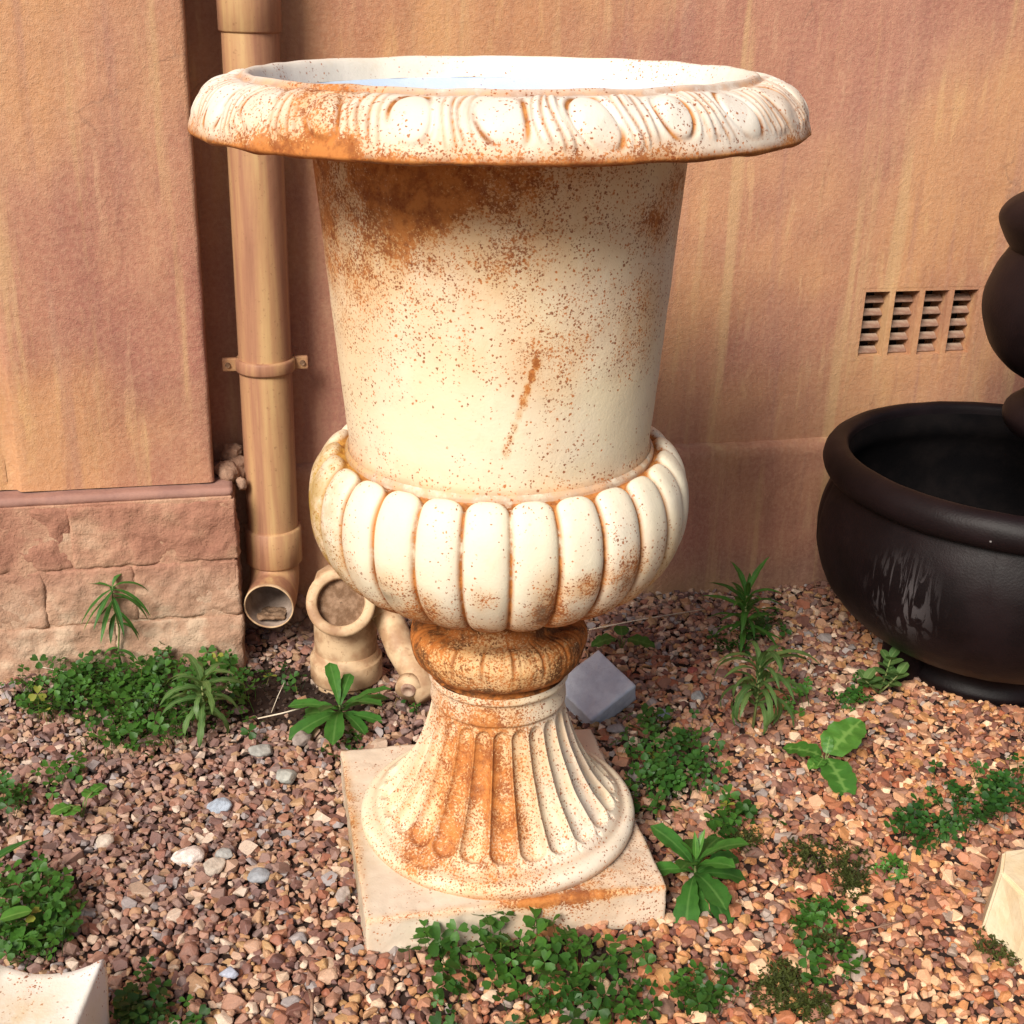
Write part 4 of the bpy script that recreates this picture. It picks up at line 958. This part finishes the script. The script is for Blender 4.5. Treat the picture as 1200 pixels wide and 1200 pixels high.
def clover_geo(pts, size=(0.0065, 0.010), h=(0.012, 0.045), spread=0.0, mat='clover'):
    """many trefoils: thin stalk + three folded heart leaflets each, one mesh"""
    V = []; Fc = []; rn = []; vn = []
    for (x, y) in pts:
        hh = random.uniform(*h); g = ground_z(x, y); s = random.uniform(*size); r_ = random.random()
        lx, ly = random.uniform(-.012, .012), random.uniform(-.012, .012)
        top = Vector((x+lx, y+ly, g+hh)); b = len(V)
        for q in range(3):
            a = TAU*q/3; V.append((x+0.0005*math.cos(a), y+0.0005*math.sin(a), g))
        for q in range(3):
            a = TAU*q/3; V.append((top.x+0.0005*math.cos(a), top.y+0.0005*math.sin(a), top.z))
        for q in range(3): Fc.append((b+q, b+(q+1) % 3, b+3+(q+1) % 3, b+3+q))
        rn += [r_]*6; vn += [0.0]*6
        yaw = random.uniform(0, TAU); tl = Matrix.Rotation(random.uniform(-.65, .65)+0.15, 3, 'X') @ Matrix.Rotation(random.uniform(-.65, .65), 3, 'Y')
        for q in range(3):
            m = tl @ Matrix.Rotation(yaw+TAU*q/3, 3, 'Z'); b = len(V)
            dz = random.uniform(-.15, .25)*s
            loc = [(0.05, 0, 0), (0.55, 0, -0.05), (0.98, 0, -0.12), (0.45, 0.36, 0.10), (0.85, 0.52, 0.10), (1.14, 0.27, 0.0), (0.45, -0.36, 0.10), (0.85, -0.52, 0.10), (1.14, -0.27, 0.0)]
            for p in loc:
                w_ = m @ Vector((p[0]*s, p[1]*s, p[2]*s+dz*p[0])); V.append(tuple(top+w_)); rn.append(min(0.92, r_*0.9+random.random()*0.05) if r_ < 0.988 else 0.97); vn.append(0.55 if p[1] == 0 else 0.0)
            Fc += [(b, b+3, b+4, b+1), (b+1, b+4, b+5, b+2), (b, b+1, b+7, b+6), (b+1, b+2, b+8, b+7)]
    return V, Fc, rn, vn
def patch(label, blobs, n, name='clover_patch', cat='clover', mat='clover', size=(0.0065, 0.010), h=(0.012, 0.045)):
    """blobs: (px, py, rx px, ry px) ellipses on the ground plane as seen in the photograph"""
    pts = []; tot = sum(b[2]*b[3] for b in blobs)
    for (px, py, rx, ry) in blobs:
        k = int(0.48*n*rx*ry/tot)+1
        for _ in range(k):
            a = random.uniform(0, TAU); q = math.sqrt(random.random())*random.uniform(0.75, 1.22)
            p = at(px+rx*q*math.cos(a), py+ry*q*math.sin(a), 0.02); pts.append((p[0], p[1]))
    c = np.mean(pts, axis=0)
    V, Fc, rn, vn = clover_geo([(x, y) for x, y in pts], (size[0]*0.8, size[1]*1.5), (h[0]*0.8, h[1]*0.85), mat=mat)
    V = [(v[0]-c[0], v[1]-c[1], v[2]) for v in V]
    o = mesh_np(name, V, Fc, M[mat], None, True, {'rnd': rn, 'vein': vn}); o.location = (c[0], c[1], 0)
    tag(o, label, cat, None, 'stuff'); return o
patch('dense green clover patch along the foot of the rough plinth', [(60, 815, 45, 30), (120, 810, 75, 35), (190, 820, 75, 45), (255, 800, 48, 38), (150, 865, 50, 18), (185, 775, 22, 18), (120, 785, 30, 14)], 1150, h=(0.015, 0.055))
patch('small clover tuft left of the row of round leaves', [(75, 900, 24, 14), (45, 925, 10, 8)], 34, mat='clover')
patch('dark clover tuft cut by the left edge of the photo', [(5, 935, 22, 24)], 46, mat='clover_dark')
patch('clover patch at the left edge behind the cream plinth top', [(35, 1065, 50, 45), (70, 1060, 25, 30), (20, 1100, 40, 25)], 260, size=(0.007, 0.011), h=(0.015, 0.05))
patch('low clover at the bottom edge beside the cream plinth top', [(165, 1185, 34, 26), (220, 1192, 14, 10), (175, 1135, 8, 10)], 75, mat='clover_dark', size=(0.008, 0.012))
patch('clover patch growing in front of the urn plinth', [(540, 1105, 60, 30), (610, 1110, 75, 28), (690, 1125, 60, 28), (560, 1135, 50, 22), (640, 1150, 55, 25)], 190, size=(0.0085, 0.013), h=(0.015, 0.055))
patch('bright clover scattered at the bottom edge below the urn plinth', [(700, 1175, 60, 26), (525, 1180, 20, 22), (620, 1180, 25, 12), (745, 1150, 25, 14)], 120, size=(0.0075, 0.012))
patch('dark clover patch right of the fluted foot', [(770, 870, 42, 28), (785, 900, 50, 30), (765, 930, 32, 24), (830, 915, 14, 18)], 330, mat='clover_dark', h=(0.02, 0.06))
patch('dark clover patch at the right edge above the cream block', [(1090, 965, 40, 24), (1140, 935, 55, 28), (1190, 925, 40, 24), (1060, 955, 16, 14)], 330, mat='clover_dark', size=(0.0065, 0.010))
patch('clover tuft between the leafy weed and the broad seedling', [(862, 962, 22, 22), (838, 975, 16, 14), (898, 972, 6, 5)], 50, size=(0.008, 0.013))
patch('small bright yellow green tuft standing alone in the gravel', [(1045, 1012, 20, 18)], 44, mat='leaf_bright', size=(0.004, 0.0065), h=(0.006, 0.03))
patch('bright clover tuft in the middle of the right hand gravel', [(970, 1062, 36, 22), (940, 1075, 14, 16)], 85, size=(0.005, 0.0085), h=(0.008, 0.03))
patch('dark green clover tuft below the bright clover tuft', [(975, 1128, 32, 22), (955, 1112, 12, 10)], 50, mat='clover', size=(0.006, 0.010))
patch('yellow green clover tuft at the bottom below the leafy weed', [(825, 1160, 36, 22), (790, 1150, 12, 8)], 80, size=(0.0055, 0.009))
patch('dark leaved clover beside the narrow leaved weed', [(903, 730, 26, 18), (862, 748, 28, 16)], 110, mat='clover_dark', size=(0.006, 0.009), h=(0.01, 0.04))
patch('small green tuft right of the drooping weed', [(932, 815, 16, 18), (944, 800, 8, 10)], 40, mat='leaf_bright', size=(0.005, 0.008), h=(0.01, 0.04))
patch('dark little leaves in the gravel left of the fleshy weed', [(1000, 815, 28, 12), (1003, 785, 6, 8)], 46, mat='clover_dark', size=(0.006, 0.009), h=(0.006, 0.03))
patch('tiny clover sprigs below the leafy rosette', [(408, 868, 24, 14), (300, 848, 12, 12), (340, 800, 8, 6)], 42, size=(0.005, 0.009), h=(0.006, 0.03))
patch('dim clover behind the urn neck by the waste pipe', [(475, 822, 22, 8), (330, 790, 24, 14)], 34, mat='clover_dark', size=(0.006, 0.009))
def moss(label, blobs, n, mat='moss'):
    V = []; Fc = []; rn = []
    c0 = at(blobs[0][0], blobs[0][1])
    for (px, py, rx, ry) in blobs:
        for _ in range(n):
            a = random.uniform(0, TAU); q = random.random()**0.8*1.35
            p = at(px+rx*q*math.cos(a), py+ry*q*math.sin(a), 0.008); g = ground_z(p[0], p[1]); r_ = random.random()
            hgt = random.uniform(0.004, 0.018); d = Vector((random.uniform(-.8, .8), random.uniform(-.8, .8), 1)).normalized()
            for k in range(5):
                base = Vector((p[0]-c0[0], p[1]-c0[1], g+0.004))+d*hgt*(k/5); az = random.uniform(0, TAU); L = 0.005
                t = Vector((math.cos(az), math.sin(az), 0.5))*L; s_ = Vector((-math.sin(az), math.cos(az), 0))*0.0011; b = len(V)
                V += [base-s_, base+t*0.5-s_*1.2, base+t, base+t*0.5+s_*1.2, base+s_]; Fc.append((b, b+1, b+2, b+3, b+4)); rn += [r_]*5
    o = mesh_np('moss_tuft', V, Fc, M[mat], None, False, {'rnd': [0.9*q for q in rn], 'vein': [0]*len(rn)}); o.location = (c0[0], c0[1], 0); tag(o, label, 'moss', None, 'stuff')
moss('brownish moss scattered in the gravel behind the bright clover tuft', [(945, 1000, 22, 14), (990, 1012, 26, 18), (1000, 1035, 16, 12)], 120)
moss('olive moss at the bottom edge right of the yellow green clover tuft', [(910, 1170, 26, 18), (915, 1145, 20, 14), (950, 1180, 18, 14)], 130)
moss('fine olive moss growing against the cream stone block', [(1175, 1105, 22, 20), (1190, 1080, 12, 14)], 150)
moss('dark moss under the lower clover tuft in the right hand gravel', [(960, 1100, 24, 12), (870, 985, 20, 10)], 90)

# ------------------------------------------------------------------ TWIGS AND STRAWS
def straw(name, pts, r, label, mat='straw'):
    P = [at(x, y, z) for x, y, z in pts]; c = Vector(P[0])
    o = tube(name, [Vector(p)-c for p in P], r, M[mat], None, 6); o.location = c; tag(o, label, 'twig')
straw('straw', [(302, 842, 0.012), (330, 836, 0.02), (352, 830, 0.024)], 0.0013, 'pale straw lying in front of the leafy rosette')
straw('straw', [(318, 835, 0.02), (326, 815, 0.045), (333, 800, 0.06)], 0.0006, 'hair thin pale stalk standing up behind the straw')
straw('straw', [(50, 782, 0.022), (80, 788, 0.025), (108, 790, 0.022)], 0.0011, 'thin pale straw above the clover at the foot of the plinth')
straw('straw', [(690, 738, 0.012), (750, 726, 0.014), (825, 714, 0.012)], 0.0012, 'long dry stalk lying along the foot of the main wall')
straw('twig', [(1003, 1092, 0.012), (1030, 1086, 0.016), (1060, 1078, 0.014)], 0.0012, 'thin brown twig in the gravel right of the clover tufts', 'mortar')
straw('twig', [(365, 1195, 0.012), (366, 1175, 0.016), (362, 1160, 0.014)], 0.0022, 'short brown twig at the bottom edge left of the clover', 'mortar')
